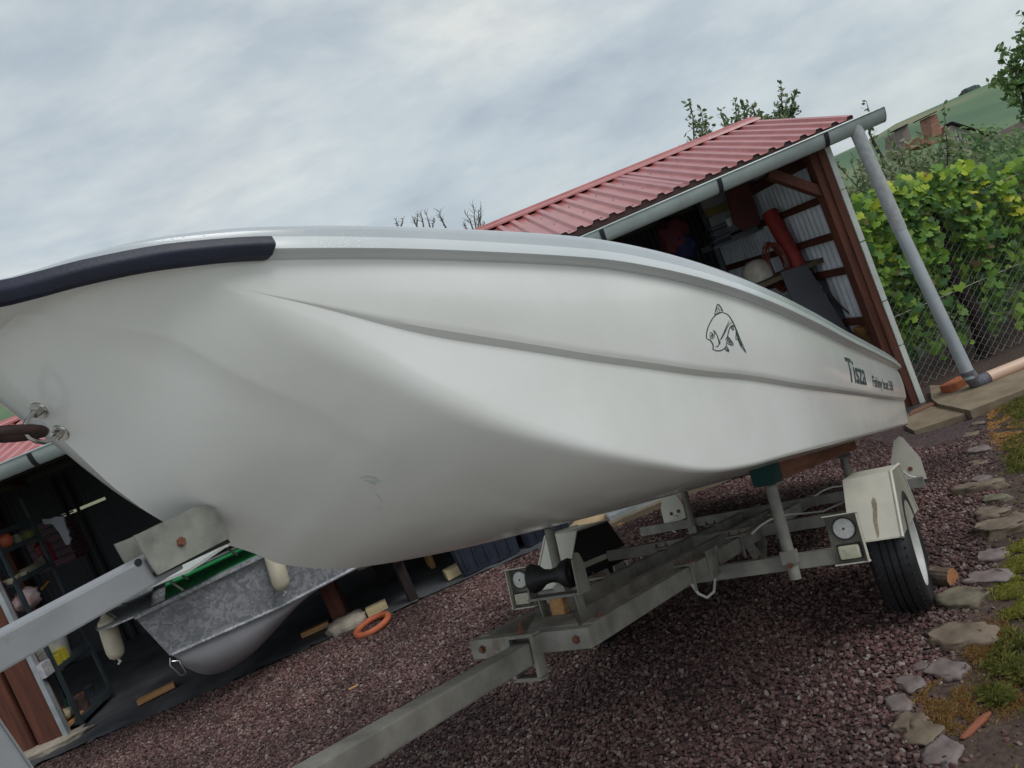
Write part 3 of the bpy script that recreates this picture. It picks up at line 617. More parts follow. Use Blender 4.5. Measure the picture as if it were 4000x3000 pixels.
# ------------------------------------------------------------------ ground
def voro_ground(name,cols,scale,bump=.8,dist=.02,rough=.85,nscale=1.5,cols2=None):
    m=mat(name,cols[0],rough); t=m.node_tree; b=t.nodes['Principled BSDF']; b.inputs['Specular IOR Level'].default_value=.35
    tcn=t.nodes.new('ShaderNodeTexCoord'); v=t.nodes.new('ShaderNodeTexVoronoi'); v.inputs['Scale'].default_value=scale
    t.links.new(tcn.outputs['Object'],v.inputs['Vector'])
    sp=t.nodes.new('ShaderNodeSeparateColor'); t.links.new(v.outputs['Color'],sp.inputs[0])
    rp=t.nodes.new('ShaderNodeValToRGB'); t.links.new(sp.outputs[0],rp.inputs['Fac'])
    while len(rp.color_ramp.elements)<len(cols): rp.color_ramp.elements.new(.5)
    for i,c in enumerate(cols): rp.color_ramp.elements[i].position=i/(len(cols)-1); rp.color_ramp.elements[i].color=(*c,1)
    n=t.nodes.new('ShaderNodeTexNoise'); n.inputs['Scale'].default_value=nscale; n.inputs['Detail'].default_value=8; t.links.new(tcn.outputs['Object'],n.inputs['Vector'])
    mr=t.nodes.new('ShaderNodeMapRange'); mr.inputs['From Min'].default_value=.3; mr.inputs['From Max'].default_value=.7; mr.inputs['To Min'].default_value=.72; mr.inputs['To Max'].default_value=1.2
    t.links.new(n.outputs['Fac'],mr.inputs['Value'])
    mu=t.nodes.new('ShaderNodeMix'); mu.data_type='RGBA'; mu.blend_type='MULTIPLY'; mu.inputs[0].default_value=1
    t.links.new(rp.outputs['Color'],mu.inputs[6]); t.links.new(mr.outputs['Result'],mu.inputs[7]); t.links.new(mu.outputs[2],b.inputs['Base Color'])
    iv=t.nodes.new('ShaderNodeMath'); iv.operation='SUBTRACT'; iv.inputs[0].default_value=1; t.links.new(v.outputs['Distance'],iv.inputs[1])
    bp=t.nodes.new('ShaderNodeBump'); bp.inputs['Strength'].default_value=bump; bp.inputs['Distance'].default_value=dist
    t.links.new(iv.outputs[0],bp.inputs['Height']); t.links.new(bp.outputs['Normal'],b.inputs['Normal'])
    return m
M_gravel=voro_ground('gravel_bed',[(.030,.018,.020),(.075,.045,.048),(.10,.062,.062),(.13,.10,.095)],75,dist=.012)
M_soil=voro_ground('muddy_soil',[(.055,.036,.030),(.075,.050,.040),(.095,.065,.050)],60,bump=.5,dist=.006)
M_field=mat('rough_grass_field',(.045,.075,.025),.95,col2=(.10,.11,.045),vscale=.8,bump=.6,bscale=14,bdist=.05)
bm=nb(); bmesh.ops.create_grid(bm,x_segments=60,y_segments=60,size=1)
for v in bm.verts:
    s_=lambda q: math.copysign(abs(q)**2.6,q)
    v.co=Vector((s_(v.co.x)*1500,s_(v.co.y)*1500+6,0)); v.co.z=gz(v.co.x,v.co.y)-.02-.45*(1-sm((math.hypot(v.co.x,v.co.y-4)-11)/8))
tag(obj('ground',bm,M_field),kind='structure')
def sheet(name,x0,x1,y0,y1,dz,m,inside=None,step=.12):
    bm=nb(); nx=int((x1-x0)/step);ny=int((y1-y0)/step); g={}
    for i in range(nx+1):
        for j in range(ny+1):
            x=x0+(x1-x0)*i/nx; y=y0+(y1-y0)*j/ny
            g[i,j]=(x,y)
    vs_={}
    def gv(i,j):
        if (i,j) not in vs_:
            x,y=g[i,j]; vs_[i,j]=bm.verts.new((x,y,gz(x,y)+dz(x,y)))
        return vs_[i,j]
    for i in range(nx):
        for j in range(ny):
            cx=(g[i,j][0]+g[i+1,j][0])/2; cy=(g[i,j][1]+g[i,j+1][1])/2
            if inside is None or inside(cx,cy): bm.faces.new((gv(i,j),gv(i+1,j),gv(i+1,j+1),gv(i,j+1)))
    return obj(name,bm,m,None,smooth=True)
# stone border line (photo pixels)
SBL=[(3845,1655),(3830,1780),(3830,1900),(3880,2010),(3870,2150),(3800,2300),(3745,2400),(3720,2540),(3640,2680),(3560,2730),(3500,2800),(3600,2900),(3680,2990)]
bl=[G(x,y) for x,y in SBL]; bl=[Vector((p.x,p.y)) for p in bl]
bl_s=sorted(bl,key=lambda p:p.y)
def bordx(y):
    ys=[p.y for p in bl_s]; xs=[p.x for p in bl_s]
    if y<ys[0]: return xs[0]+(y-ys[0])*.25
    return itp(ys,xs,y) if y<ys[-1] else xs[-1]+(y-ys[-1])*.7
mound=lambda x,y: .018*noise.noise(Vector((x*1.3,y*1.3,3)))+.008*noise.noise(Vector((x*5,y*5,1)))
sheet('gravel_yard',-9,6,-3,7.0,lambda x,y:.004+mound(x,y),M_gravel,lambda x,y:x<bordx(y)+.05 and y<6.75)
tag(bpy.data.objects['gravel_yard'],kind='structure')
sheet('soil_path',.5,9,-3,8.6,lambda x,y:.008+mound(x,y)*.6,M_soil,lambda x,y:(x>bordx(y)-.02 or (y>6.6 and x>3.8)) and not(x>8.5))
tag(bpy.data.objects['soil_path'],kind='structure')
M_bounce=mat('pale_bounce_concrete',(.30,.285,.26),.9,col2=(.37,.35,.32),vscale=2,bump=.2,bscale=40,bdist=.004)
sheet('added_bounce_yard',-14,5,-14,.9,lambda x,y:.028+mound(x,y)*.1,M_bounce,None,.5)  # unseen yard, added to bounce light up onto the hull underside
tag(bpy.data.objects['added_bounce_yard'],kind='structure')
M_mat=mat('black_membrane',(.050,.052,.058),.65,col2=(.095,.098,.105),vscale=3,bump=.35,bscale=5,bdist=.03)
sheet('shed_floor',-8.5,3.9,6.55,10.6,lambda x,y:.020+.012*noise.noise(Vector((x*2,y*3,7)))+ (.012*noise.noise(Vector((x*7,0,0))) if y<6.8 else 0),M_mat,lambda x,y: y>6.64+.07*noise.noise(Vector((x*1.7,2,0)))+.04*noise.noise(Vector((x*6,2,0))),step=.06)
tag(bpy.data.objects['shed_floor'],kind='structure')
# loose stones scattered with geometry nodes
def scatter(name,base,m,dens,smin,smax,seed,flat=.62,kind='stuff'):
    ng=bpy.data.node_groups.new(name,'GeometryNodeTree')
    ng.interface.new_socket('Geometry',in_out='INPUT',socket_type='NodeSocketGeometry'); ng.interface.new_socket('Geometry',in_out='OUTPUT',socket_type='NodeSocketGeometry')
    N=ng.nodes.new; Lk=ng.links.new
    gi=N('NodeGroupInput'); go=N('NodeGroupOutput')
    dp=N('GeometryNodeDistributePointsOnFaces'); dp.inputs['Density'].default_value=dens; dp.inputs['Seed'].default_value=seed
    ic=N('GeometryNodeMeshIcoSphere'); ic.inputs['Radius'].default_value=1; ic.inputs['Subdivisions'].default_value=2
    nt=N('ShaderNodeTexNoise'); nt.inputs['Scale'].default_value=1.1; nt.inputs['Detail'].default_value=2
    vm=N('ShaderNodeVectorMath'); vm.operation='SUBTRACT'; vm.inputs[1].default_value=(.5,.5,.5)
    vsn=N('ShaderNodeVectorMath'); vsn.operation='SCALE'; vsn.inputs['Scale'].default_value=1.5
    sp=N('GeometryNodeSetPosition'); Lk(ic.outputs['Mesh'],sp.inputs['Geometry']); Lk(nt.outputs['Color'],vm.inputs[0]); Lk(vm.outputs[0],vsn.inputs[0]); Lk(vsn.outputs[0],sp.inputs['Offset'])
    sh=N('GeometryNodeSetShadeSmooth'); sh.inputs['Shade Smooth'].default_value=False; Lk(sp.outputs['Geometry'],sh.inputs['Geometry'])
    smn=N('GeometryNodeSetMaterial'); smn.inputs['Material'].default_value=m; Lk(sh.outputs['Geometry'],smn.inputs['Geometry'])
    ip=N('GeometryNodeInstanceOnPoints'); Lk(gi.outputs[0],dp.inputs['Mesh']); Lk(dp.outputs['Points'],ip.inputs['Points']); Lk(smn.outputs['Geometry'],ip.inputs['Instance'])
    rv=N('FunctionNodeRandomValue'); rv.data_type='FLOAT_VECTOR'; rv.inputs[0].default_value=(-.7,-.7,0); rv.inputs[1].default_value=(.7,.7,6.28); rv.inputs['Seed'].default_value=seed+5
    rs=N('FunctionNodeRandomValue'); rs.data_type='FLOAT_VECTOR'; rs.inputs[0].default_value=(smin,smin,smin*flat); rs.inputs[1].default_value=(smax,smax,smax*flat); rs.inputs['Seed'].default_value=seed+9
    rz_=N('FunctionNodeRandomValue'); rz_.data_type='FLOAT'; rz_.inputs[2].default_value=.55; rz_.inputs[3].default_value=1.25; rz_.inputs['Seed'].default_value=seed+11
    sc2=N('ShaderNodeVectorMath'); sc2.operation='SCALE'; Lk(rs.outputs[0],sc2.inputs[0]); Lk(rz_.outputs[1],sc2.inputs['Scale'])
    Lk(rv.outputs[0],ip.inputs['Rotation']); Lk(sc2.outputs[0],ip.inputs['Scale'])
    Lk(ip.outputs['Instances'],go.inputs[0])
    md=base.modifiers.new('scatter','NODES'); md.node_group=ng
    tag(base,kind=kind)
def stone_mat(name,cols,rough=.75):
    m=mat(name,cols[0],rough); t=m.node_tree; b=t.nodes['Principled BSDF']; b.inputs['Specular IOR Level'].default_value=.35
    oi=t.nodes.new('ShaderNodeObjectInfo'); rp=t.nodes.new('ShaderNodeValToRGB'); rp.color_ramp.interpolation='LINEAR'
    while len(rp.color_ramp.elements)<len(cols): rp.color_ramp.elements.new(.5)
    pos=[0,.35,.7,.93,1][:len(cols)] if len(cols)==5 else [i/(len(cols)-1) for i in range(len(cols))]
    for i,c in enumerate(cols): rp.color_ramp.elements[i].position=pos[i]; rp.color_ramp.elements[i].color=(*c,1)
    t.links.new(oi.outputs['Random'],rp.inputs['Fac'])
    tcn=t.nodes.new('ShaderNodeTexCoord'); n=t.nodes.new('ShaderNodeTexNoise'); n.inputs['Scale'].default_value=3; n.inputs['Detail'].default_value=5; t.links.new(tcn.outputs['Object'],n.inputs['Vector'])
    mr=t.nodes.new('ShaderNodeMapRange'); mr.inputs['To Min'].default_value=.6; mr.inputs['To Max'].default_value=1.4; t.links.new(n.outputs['Fac'],mr.inputs['Value'])
    n2=t.nodes.new('ShaderNodeTexNoise'); n2.inputs['Scale'].default_value=1.1; n2.inputs['Detail'].default_value=4; t.links.new(oi.outputs['Location'],n2.inputs['Vector'])
    m2=t.nodes.new('ShaderNodeMapRange'); m2.inputs['From Min'].default_value=.35; m2.inputs['From Max'].default_value=.65; m2.inputs['To Min'].default_value=.62; m2.inputs['To Max'].default_value=1.45; t.links.new(n2.outputs['Fac'],m2.inputs['Value'])
    mm=t.nodes.new('ShaderNodeMath'); mm.operation='MULTIPLY'; t.links.new(mr.outputs['Result'],mm.inputs[0]); t.links.new(m2.outputs['Result'],mm.inputs[1])
    mu=t.nodes.new('ShaderNodeMix'); mu.data_type='RGBA'; mu.blend_type='MULTIPLY'; mu.inputs[0].default_value=1; t.links.new(rp.outputs['Color'],mu.inputs[6]); t.links.new(mm.outputs[0],mu.inputs[7]); t.links.new(mu.outputs[2],b.inputs['Base Color'])
    return m
M_pebble=stone_mat('crushed_stone',[(.030,.015,.014),(.082,.040,.037),(.128,.071,.065),(.165,.118,.103),(.25,.215,.19)])
g1=sheet('gravel_stones',-6.5,3.9,1.2,6.75,lambda x,y:.010+mound(x,y),M_gravel,lambda x,y:x<bordx(y)+.06 and y<6.62 and x>-.72*y-.5 and not(x>3.1 and y>5.6))
scatter('pebbles',g1,M_pebble,4000,.006,.0155,1)
g2=sheet('scattered_stones',.8,5.0,1.6,6.0,lambda x,y:.010+mound(x,y)*.6,M_soil,lambda x,y:bordx(y)-.05<x<bordx(y)+.75)
scatter('pebbles_soil',g2,M_pebble,420,.006,.013,21)
# border stones
M_st=[mat('lichen_stone',(.11,.078,.055),.9,col2=(.22,.17,.125),vscale=8,bump=.6,bscale=30),mat('grey_violet_stone',(.12,.09,.085),.9,col2=(.22,.18,.17),vscale=10,bump=.5,bscale=30),mat('mossy_stone',(.095,.08,.055),.9,col2=(.18,.155,.105),vscale=12,bump=.6,bscale=30)]
q5=lambda x,y:(3400+x*.4823,2200+y*.4823); q6=lambda x,y:(3200+x*.904,1500+y*.904)
SN=[(*q5(750,320),300,210,2,.4,'long mossy greenish border stone right behind the trailer tyre','border'),
 (*q5(750,620),290,330,0,1.2,'largest lichen covered border stone in front of the tyre',''),
 (*q5(625,890),190,230,1,.9,'pale violet border stone below the largest lichen stone',''),
 (*q5(425,860),90,110,1,1.1,'small oval violet stone left of the pale violet border stone',''),
 (*q5(340,1005),150,170,1,.6,'flat brownish border stone with a smaller one touching its top',''),
 (*q5(240,1165),160,140,1,.2,'half buried rounded stone at the left bend of the border',''),
 (*q5(340,1320),190,160,0,2.4,'tan border stone with a straw lying on it',''),
 (*q5(450,1410),230,170,0,2.5,'speckled tan wedge stone near the bottom of the border',''),
 (*q5(600,1575),240,200,1,2.5,'flat violet stone lowest in the border line',''),
 (*q5(975,150),210,230,1,1.0,'slanted grey border stone beside the bright moss',''),
 (*q6(750,752),150,200,1,1.5,'purple grey border stone below the long brown block',''),
 (*q6(812,637),370,170,0,.05,'long brown stone block lying across the border',''),
 (*q6(755,570),170,140,0,1.0,'squarish tan border stone above the long brown block',''),
 (*q6(765,507),170,80,2,2.6,'mossy wedge stone above the squarish tan stone',''),
 (*q6(708,465),330,80,0,2.9,'flat ochre stone slab lying across the upper border',''),
 (*q6(705,420),110,80,1,.3,'violet grey stone above the flat ochre slab',''),
 (*q6(692,353),100,100,0,1.0,'pinkish tan rounded stone in the upper border',''),
 (*q6(692,298),150,90,1,2.8,'bluish grey stone in the upper border',''),
 (*q6(655,230),100,70,0,2.4,'tan stone leaning in the gravel near the concrete slab',''),
 (*q6(684,178),60,110,0,1.2,'upright brown stone nearest the concrete slabs','')]
for i,(x,y,w,h,mi,rz,lab,_) in enumerate(SN):
    p=G(x,y); d=(p-CAM).dot(fw); sx=w*.4823/2/F*d if i<10 else w*.904/2/F*d*.55; sy=(h*.4823/2/F*d*1.5 if i<10 else h*.904/2/F*d*.75)
    bm=rock(nb(),(0,0,0),(sx*1.15,min(sy*1.15,sx*1.7),min(.095,sx*.7)),seed=i+3,rz=rz-.4,amp=.46,fr=1.9,flat=.5)
    o=solo('border_stone',bm,M_st[mi],lab,'stone','stones edging the gravel yard',smooth='all'); o.location=p+Vector((0,0,.010))
# log behind the wheel
def log(name,p,q,r,m,mend,label,cat,group=None,hang=0):
    p=Vector(p);q=Vector(q); ax=(q-p); L_=ax.length; axn=ax.normalized()
    bm=nb(); seg=28; e1=axn.cross(Vector((0,0,1))).normalized(); e2=axn.cross(e1); rings=[]
    for i in range(9):
        t=i/8; rings.append([bm.verts.new(p+ax*t+(e1*math.cos(2*math.pi*k/seg)+e2*math.sin(2*math.pi*k/seg))*r*(1+.10*noise.noise(Vector((k*.9,i*.15,r*50)))+.04*noise.noise(Vector((k*2.3,i*.5,3))))) for k in range(seg)])
    for a,b in zip(rings,rings[1:]):
        for k in range(seg): bm.faces.new((a[k],a[(k+1)%seg],b[(k+1)%seg],b[k]))
    f1=bm.faces.new(rings[0][::-1]); f2=bm.faces.new(rings[-1]); f1.material_index=1; f2.material_index=1
    o=obj(name,bm,[m,mend]); return tag(o,label,cat,group)
M_bark=mat('bark',(.06,.04,.03),.95,col2=(.16,.11,.08),vscale=22,bump=.9,bscale=60)
M_cut=mat('cut_wood',(.30,.12,.05),.8,col2=(.42,.20,.09),vscale=25)
p=G(3575,2272);q=G(3735,2290); log('log',p+Vector((0,0,.045)),q+Vector((0,0,.045)),.043,M_bark,M_cut,'short log with rough bark and an orange cut end, lying behind the trailer tyre','log')
# concrete slabs under the shed corner
M_slab=mat('weathered_slab',(.17,.13,.085),.92,col2=(.26,.205,.14),vscale=5,bump=.35,bscale=60,bdist=.004)
r4=lambda x,y:(3400+x*.3617,1100+y*.3617)
def slab(pts,z,th,lab):
    bm=nb(); P=[PZ(*r4(*q_),z) for q_ in pts]; prism(bm,P,(0,0,-th)); return solo('concrete_slab',bm,M_slab,lab,'slab')
zs_=-.20
slab([(380,1560),(470,1610),(1020,1430),(1000,1395),(700,1345),(560,1370),(390,1440)],zs_,.16,'flat concrete slab in front of the shed corner post, partly under the boat stern')
slab([(640,1120),(800,1118),(1659,930),(1800,900),(1800,1130),(1659,1165),(1072,1390),(735,1320),(660,1265)],zs_+.035,.22,'long concrete slab under the downpipe elbow beside the orange sawdust')
bm=nb(); prism(bm,[PZ(*r4(*q_),zs_+.012) for q_ in ((420,1440),(740,1300),(700,1285),(600,1320),(430,1400))],(0,0,-.03)); solo('brick_strip',bm,mat('brick_dust',(.26,.085,.045),.9,col2=(.16,.10,.07),vscale=12),'crumbling reddish brick strip between the shed post and the concrete slab','brick')
bm=nb(); bp_=PZ(*r4(925,1150),zs_+.035); box(bm,(0,0,.035),(.24,.12,.075),Matrix.Rotation(.25,3,'Z'),.008); solo('brick',bm,mat('orange_brick',(.38,.12,.045),.85,col2=(.27,.08,.035),vscale=20,bump=.3,bscale=60),'orange brick lying under the elbow of the downpipe','brick',loc=bp_)
# ------------------------------------------------------------------ open shed
def roofprof(x0,x1,pitch=.157,h=.026,zoff=0,closed=False):
    pts=[];x=x0;i=0
    while x<x1:
        for dx,z in ((0,0),(.075,0),(.092,h),(.140,h),(.157,0)):
            if x+dx<=x1: pts.append((x+dx,z+zoff))
        x+=pitch
    out=[pts[0]]
    for p_ in pts[1:]:
        if p_[0]-out[-1][0]>1e-4: out.append(p_)
    if out[-1][0]<x1: out.append((x1,0+zoff))
    return out
shed=thing('open_shed','long open fronted timber shed with faded red ribbed metal roof and grey gutter','shed',(0,8.6,0))
M_roof=mat('faded_red_sheet',(.34,.080,.078),.36,col2=(.44,.140,.135),vscale=3.5,bump=.05,bscale=40,coat=.25)
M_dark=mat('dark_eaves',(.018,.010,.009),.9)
M_gut=mat('grey_gutter',(.36,.42,.41),.34,.2,var=.12,vscale=4,coat=.2)
YE,ZE,YR,ZR_=6.74,2.497,8.636,3.045
def sp_(name,bm,m,parent=None,smooth=False):
    o=obj(name,bm,m,None,smooth); o.parent=parent or shed; o.matrix_parent_inverse=Matrix.Translation((0,-8.6,0)) if parent is None else Matrix.Identity(4)
    return o
def P2(parent,name,bm,m,smooth=False):
    """sub-part of an untransformed part"""
    o=obj(name,bm,m,None,smooth); o.parent=parent; return o
XW0,XW1=-9.2,4.135
pf=roofprof(XW0,XW1)
nx_=Vector((0,-(ZR_-ZE),(YR-YE))).normalized()
def slope(y0,z0,y1,z1,nstep=10,th=.0):
    rows=[]
    for j in range(nstep+1):
        t=j/nstep; rows.append([(x,y0+(y1-y0)*t,z0+(z1-z0)*t+z) for x,z in pf])
    return skin(rows)
sp_('roof_sheet',slope(YE,ZE,YR,ZR_),M_roof)
sp_('roof_sheet',slope(YR,ZR_,YR+2.1,ZR_-.6),M_roof)
sp_('roof_shade_lining',prism(nb(),[(XW0,YE+.03,ZE-.006),(XW1-.02,YE+.03,ZE-.006),(XW1-.02,YR,ZR_-.006),(XW0,YR,ZR_-.006)],(0,0,-.02)),M_dark)  # near-black sheet carrying the shade of the roof underside
sp_('roof_shade_lining',prism(nb(),[(XW0,YR,ZR_-.006),(XW1-.02,YR,ZR_-.006),(XW1-.02,YR+2.08,ZR_-.6),(XW0,YR+2.08,ZR_-.6)],(0,0,-.02)),M_dark)
bm=nb(); prof=[(x,z-.0015) for x,z in pf]
for (a,b) in zip(prof,prof[1:]):
    bm.faces.new([bm.verts.new((a[0],YE+.012,ZE+.003+a[1])),bm.verts.new((b[0],YE+.012,ZE+.003+b[1])),bm.verts.new((b[0],YE+.012,ZE-.05)),bm.verts.new((a[0],YE+.012,ZE-.05))])
bmesh.ops.remove_doubles(bm,verts=bm.verts,dist=1e-4); sp_('rib_shade_panel',bm,mat('rib_shade_brown',(.06,.028,.024),.8))  # dark panel standing in for the shade inside the hollow ribs
bm=nb()
for j,t in enumerate((.06,.36,.66,.93)):
    x=-5.2
    k=int((x-XW0)/.157)
    while XW0+k*.157+.04<XW1:
        xx=XW0+k*.157+.038; lathe(bm,[(0,.009),(.006,.008),(.010,.002),(.010,0)],(xx,YE+(YR-YE)*t,ZE+(ZR_-ZE)*t+.001),nx_,6); k+=2
tag(sp_('roof_screws',bm,M_zinc),kind='stuff')
bm=nb()
for xx in (-2.05,.18,2.41):
  bm=nb(); prism(bm,[(xx,YE-.002,ZE+.028),(xx+.05,YE-.002,ZE+.028),(xx+.05,YR-.15,ZR_-.043+.028),(xx,YR-.15,ZR_-.043+.028)],(0,0,.003))
  sp_('sheet_overlap',bm,M_roof)
bm=nb(); prism(bm,[(XW0,YR-.20,ZR_-.028),(XW0,YR-.19,ZR_-.004),(XW0,YR-.05,ZR_+.036),(XW0,YR-.03,ZR_+.058),(XW0,YR+.03,ZR_+.058),(XW0,YR+.05,ZR_+.036),(XW0,YR+.19,ZR_-.004),(XW0,YR+.05,ZR_+.022),(XW0,YR-.05,ZR_+.022)],(XW1-XW0+.03,0,0))
sp_('ridge_cap',bm,M_roof)
# gutters with straps
def gutter(x0,x1,z0,z1,endcap=True,straps=()):
    bm=nb(); seg=14; r=.066; Yc=6.665
    rings=[]
    for x,z in ((x0,z0),(x1,z1)):
        o_=[Vector((x,Yc-math.cos(math.pi*k/seg)*r,z+.055-math.sin(math.pi*k/seg)*r*1.9)) for k in range(seg+1)]
        i_=[Vector((x,Yc-math.cos(math.pi*k/seg)*(r-.004),z+.055-math.sin(math.pi*k/seg)*(r*1.9-.004))) for k in range(seg,-1,-1)]
        rings.append([bm.verts.new(p_) for p_ in o_+i_])
    n=len(rings[0])
    for k in range(n): bm.faces.new((rings[0][k],rings[0][(k+1)%n],rings[1][(k+1)%n],rings[1][k]))
    bm.faces.new(rings[0]); bm.faces.new(rings[1])
    g_=sp_('gutter',bm,M_gut,smooth=True)
    bm=nb(); tube(bm,[(x0,Yc-r,z0+.056),(x1,Yc-r,z1+.056)],.009,8); P2(g_,'gutter_bead',bm,M_gut,True)
    if endcap:
        bm=nb(); prism(bm,[Vector((x1,Yc-math.cos(math.pi*k/seg)*r*1.03,z1+.057-math.sin(math.pi*k/seg)*r*1.95)) for k in range(seg+1)],(.006,0,0)); P2(g_,'end_cap',bm,M_gutd)
    for px_,py_ in straps:
        X_=PY(px_,py_,6.6).x; t=(X_-x0)/(x1-x0); z=z0+(z1-z0)*t
        bm=nb(); rr=[Vector((0,Yc-math.cos(math.pi*k/seg)*(r+.004),z+.055-math.sin(math.pi*k/seg)*(r*1.9+.004))) for k in range(seg+1)]
        a=[bm.verts.new(p_+Vector((X_-.022,0,0))) for p_ in rr]; b=[bm.verts.new(p_+Vector((X_+.022,0,0))) for p_ in rr]
        for k in range(seg): bm.faces.new((a[k],a[k+1],b[k+1],b[k]))
        box(bm,(X_,Yc+.06,z+.062),(.044,.18,.006)); P2(g_,'strap',bm,M_blk)
M_gutd=mat('gutter_end',(.10,.12,.13),.5); M_blk=mat('black_strap',(.012,.014,.017),.5)
gutter(-9.2,-.2,2.452,2.445,False,[(125,1800),(-700,2150)])
gutter(-.19,4.34,2.335,2.415,True,[(2350,905),(2815,720),(3232,540)])
# downpipe with elbow and pale pipe on the ground
M_pipe=mat('grey_downpipe',(.36,.39,.41),.38,.2,col2=(.42,.45,.47),vscale=6); M_pipeo=mat('old_zinc_pipe',(.44,.45,.46),.6,.15,col2=(.33,.34,.35),vscale=18)
top=PY(3345,515,6.665); mid=PY(3505,875,6.665); bot=PY(3790,1478,6.5)
dpp=sp_('downpipe',tube(nb(),[mid,bot],.055,24),M_pipe,smooth=True)
o=tube(nb(),[top+Vector((0,0,.06)),mid+(bot-mid).normalized()*.06],.059,24); P2(dpp,'upper_pipe',o,M_pipeo,True)
el=PZ(3825,1492,-.14); pe=PZ(3860,1475,-.13); pr=PZ(4010,1415,-.13); pf_=PZ(4300,1290,-.13)
b0=bot+(mid-bot).normalized()*.05
P2(dpp,'elbow',tube(nb(),[b0+(mid-bot).normalized()*.02,b0,bot.lerp(el,.5)+Vector((0,0,-.02)),el,pe],.060,20),mat('elbow_grey',(.12,.12,.14),.6,var=.3,vscale=25),True)
P2(dpp,'ground_pipe',tube(nb(),[pe,pr,pf_],.056,20),mat('salmon_pipe',(.62,.42,.31),.45,var=.05,vscale=3),True)
# posts
M_trim=mat('white_trim',(.62,.65,.60),.55,var=.08,vscale=9)
def post(x0,x1,y0,y1,z0,z1,name='post'): 
    return sp_(name,box(nb(),((x0+x1)/2,(y0+y1)/2,(z0+z1)/2),(x1-x0,y1-y0,z1-z0),bev=.004),M_brown)
post(3.735,3.865,6.95,7.08,-.24,2.40)
post(3.805,3.875,6.92,6.95,-.24,2.42,'facing_board')
bm=nb(); zc=-.24; k=0
while zc<2.4:
    z2=min(zc+random.choice((.45,.6,.52)),2.42); box(bm,(3.905,6.93,(zc+z2)/2),(.052,.04,z2-zc-.012)); zc=z2
sp_('white_trim',bm,M_trim)
post(-2.00,-1.855,6.95,7.08,.02,2.45)
post(-4.83,-4.60,6.97,7.07,.03,2.45); post(-5.05,-4.88,6.97,7.07,.03,2.45)
sp_('backing_board',box(nb(),(-4.83,7.10,1.2),(.46,.02,2.4)),M_brown)
for X_ in (-4.575,-5.085):
    bm=nb(); box(bm,(X_,6.955,1.2),(.042,.004,2.4)); box(bm,(X_+.022,6.985,1.2),(.004,.06,2.4)); sp_('perforated_strip',bm,mat('pale_steel',(.42,.45,.47),.5,.4,var=.15,vscale=10))
sp_('header_beam',box(nb(),(-2.6,7.02,2.43),(13.0,.12,.10)),M_dark)  # blackened timber: the dark below the gutter is put into its colour
post(.42,.54,10.2,10.32,0,2.6); post(-6.5,-6.36,10.2,10.32,0,2.6)
# back wall with a light slot, right side wall
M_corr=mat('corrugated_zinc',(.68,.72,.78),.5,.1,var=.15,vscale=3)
M_corrd=mat('shaded_zinc',(.035,.037,.042),.7,.2,var=.2,vscale=3)  # near-black back wall: the shed's inner gloom is put into the zinc colour
s0=PY(238,2012,10.4); s1=PY(412,1950,10.4)
zs0,zs1=(s0.z+s1.z)/2-.022,(s0.z+s1.z)/2+.018
def corr_y(y,x0,x1,z0,z1,name):
    n=int((x1-x0)/.019); rows=[[(x0+(x1-x0)*i/n,y+.010*math.sin(2*math.pi*(x0+(x1-x0)*i/n)/.076),z) for i in range(n+1)] for z in (z0,z1)]
    return sp_(name,skin(rows),M_corrd,smooth='all')
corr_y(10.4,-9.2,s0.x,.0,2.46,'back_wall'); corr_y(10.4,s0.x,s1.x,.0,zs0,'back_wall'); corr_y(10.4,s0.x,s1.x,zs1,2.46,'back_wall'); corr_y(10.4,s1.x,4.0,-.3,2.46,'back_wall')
for fx in (.18,.42): 
    xx=s0.x+(s1.x-s0.x)*fx; sp_('stud',box(nb(),(xx,10.36,1.2),(.035,.03,2.4)),M_dark)
def corr_x(x,y0,y1,z0,z1a,z1b,name,m):
    n=int((y1-y0)/.0127); rows=[[],[]]
    for i in range(n+1):
        y=y0+(y1-y0)*i/n; o_=.017*math.sin(2*math.pi*y/.105)
        zt=z1a+(z1b-z1a)*min(1,(y-y0)/(YR-y0)) if y<YR else z1b-(y-YR)*.28
        rows[0].append((x+o_,y,z0)); rows[1].append((x+o_,y,zt))
    return sp_(name,skin(rows),m,smooth='all')
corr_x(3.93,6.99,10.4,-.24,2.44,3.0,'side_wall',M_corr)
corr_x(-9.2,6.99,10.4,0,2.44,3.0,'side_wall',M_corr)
for (px_,py_) in ((3217,776),(3308,906),(3345,1050),(3440,1245)):
    z=PY(px_,py_,7.1).z; sp_('girt',box(nb(),(3.89,8.7,z),(.045,3.3,.075),bev=.003),M_browny)
sp_('plate_beam',box(nb(),(3.87,8.7,2.33),(.09,3.4,.12)),M_browny)
pb1=PX(3238,690,3.85); pb0=PY(3085,640,7.0)
sp_('corner_brace',beam(nb(),(3.76,7.03,1.98),(3.34,7.03,2.34),.09,.10,up=Vector((0,1,0))),M_brown)
for xx in (-7.6,-5.9,-4.2,-2.5,-.8,.9,2.6,3.8):
    bm=nb(); beam(bm,(xx,6.85,ZE-.07),(xx,YR,ZR_-.08),.06,.10); beam(bm,(xx,YR,ZR_-.08),(xx,10.35,ZR_-.58),.06,.10); sp_('rafter',bm,M_browny)
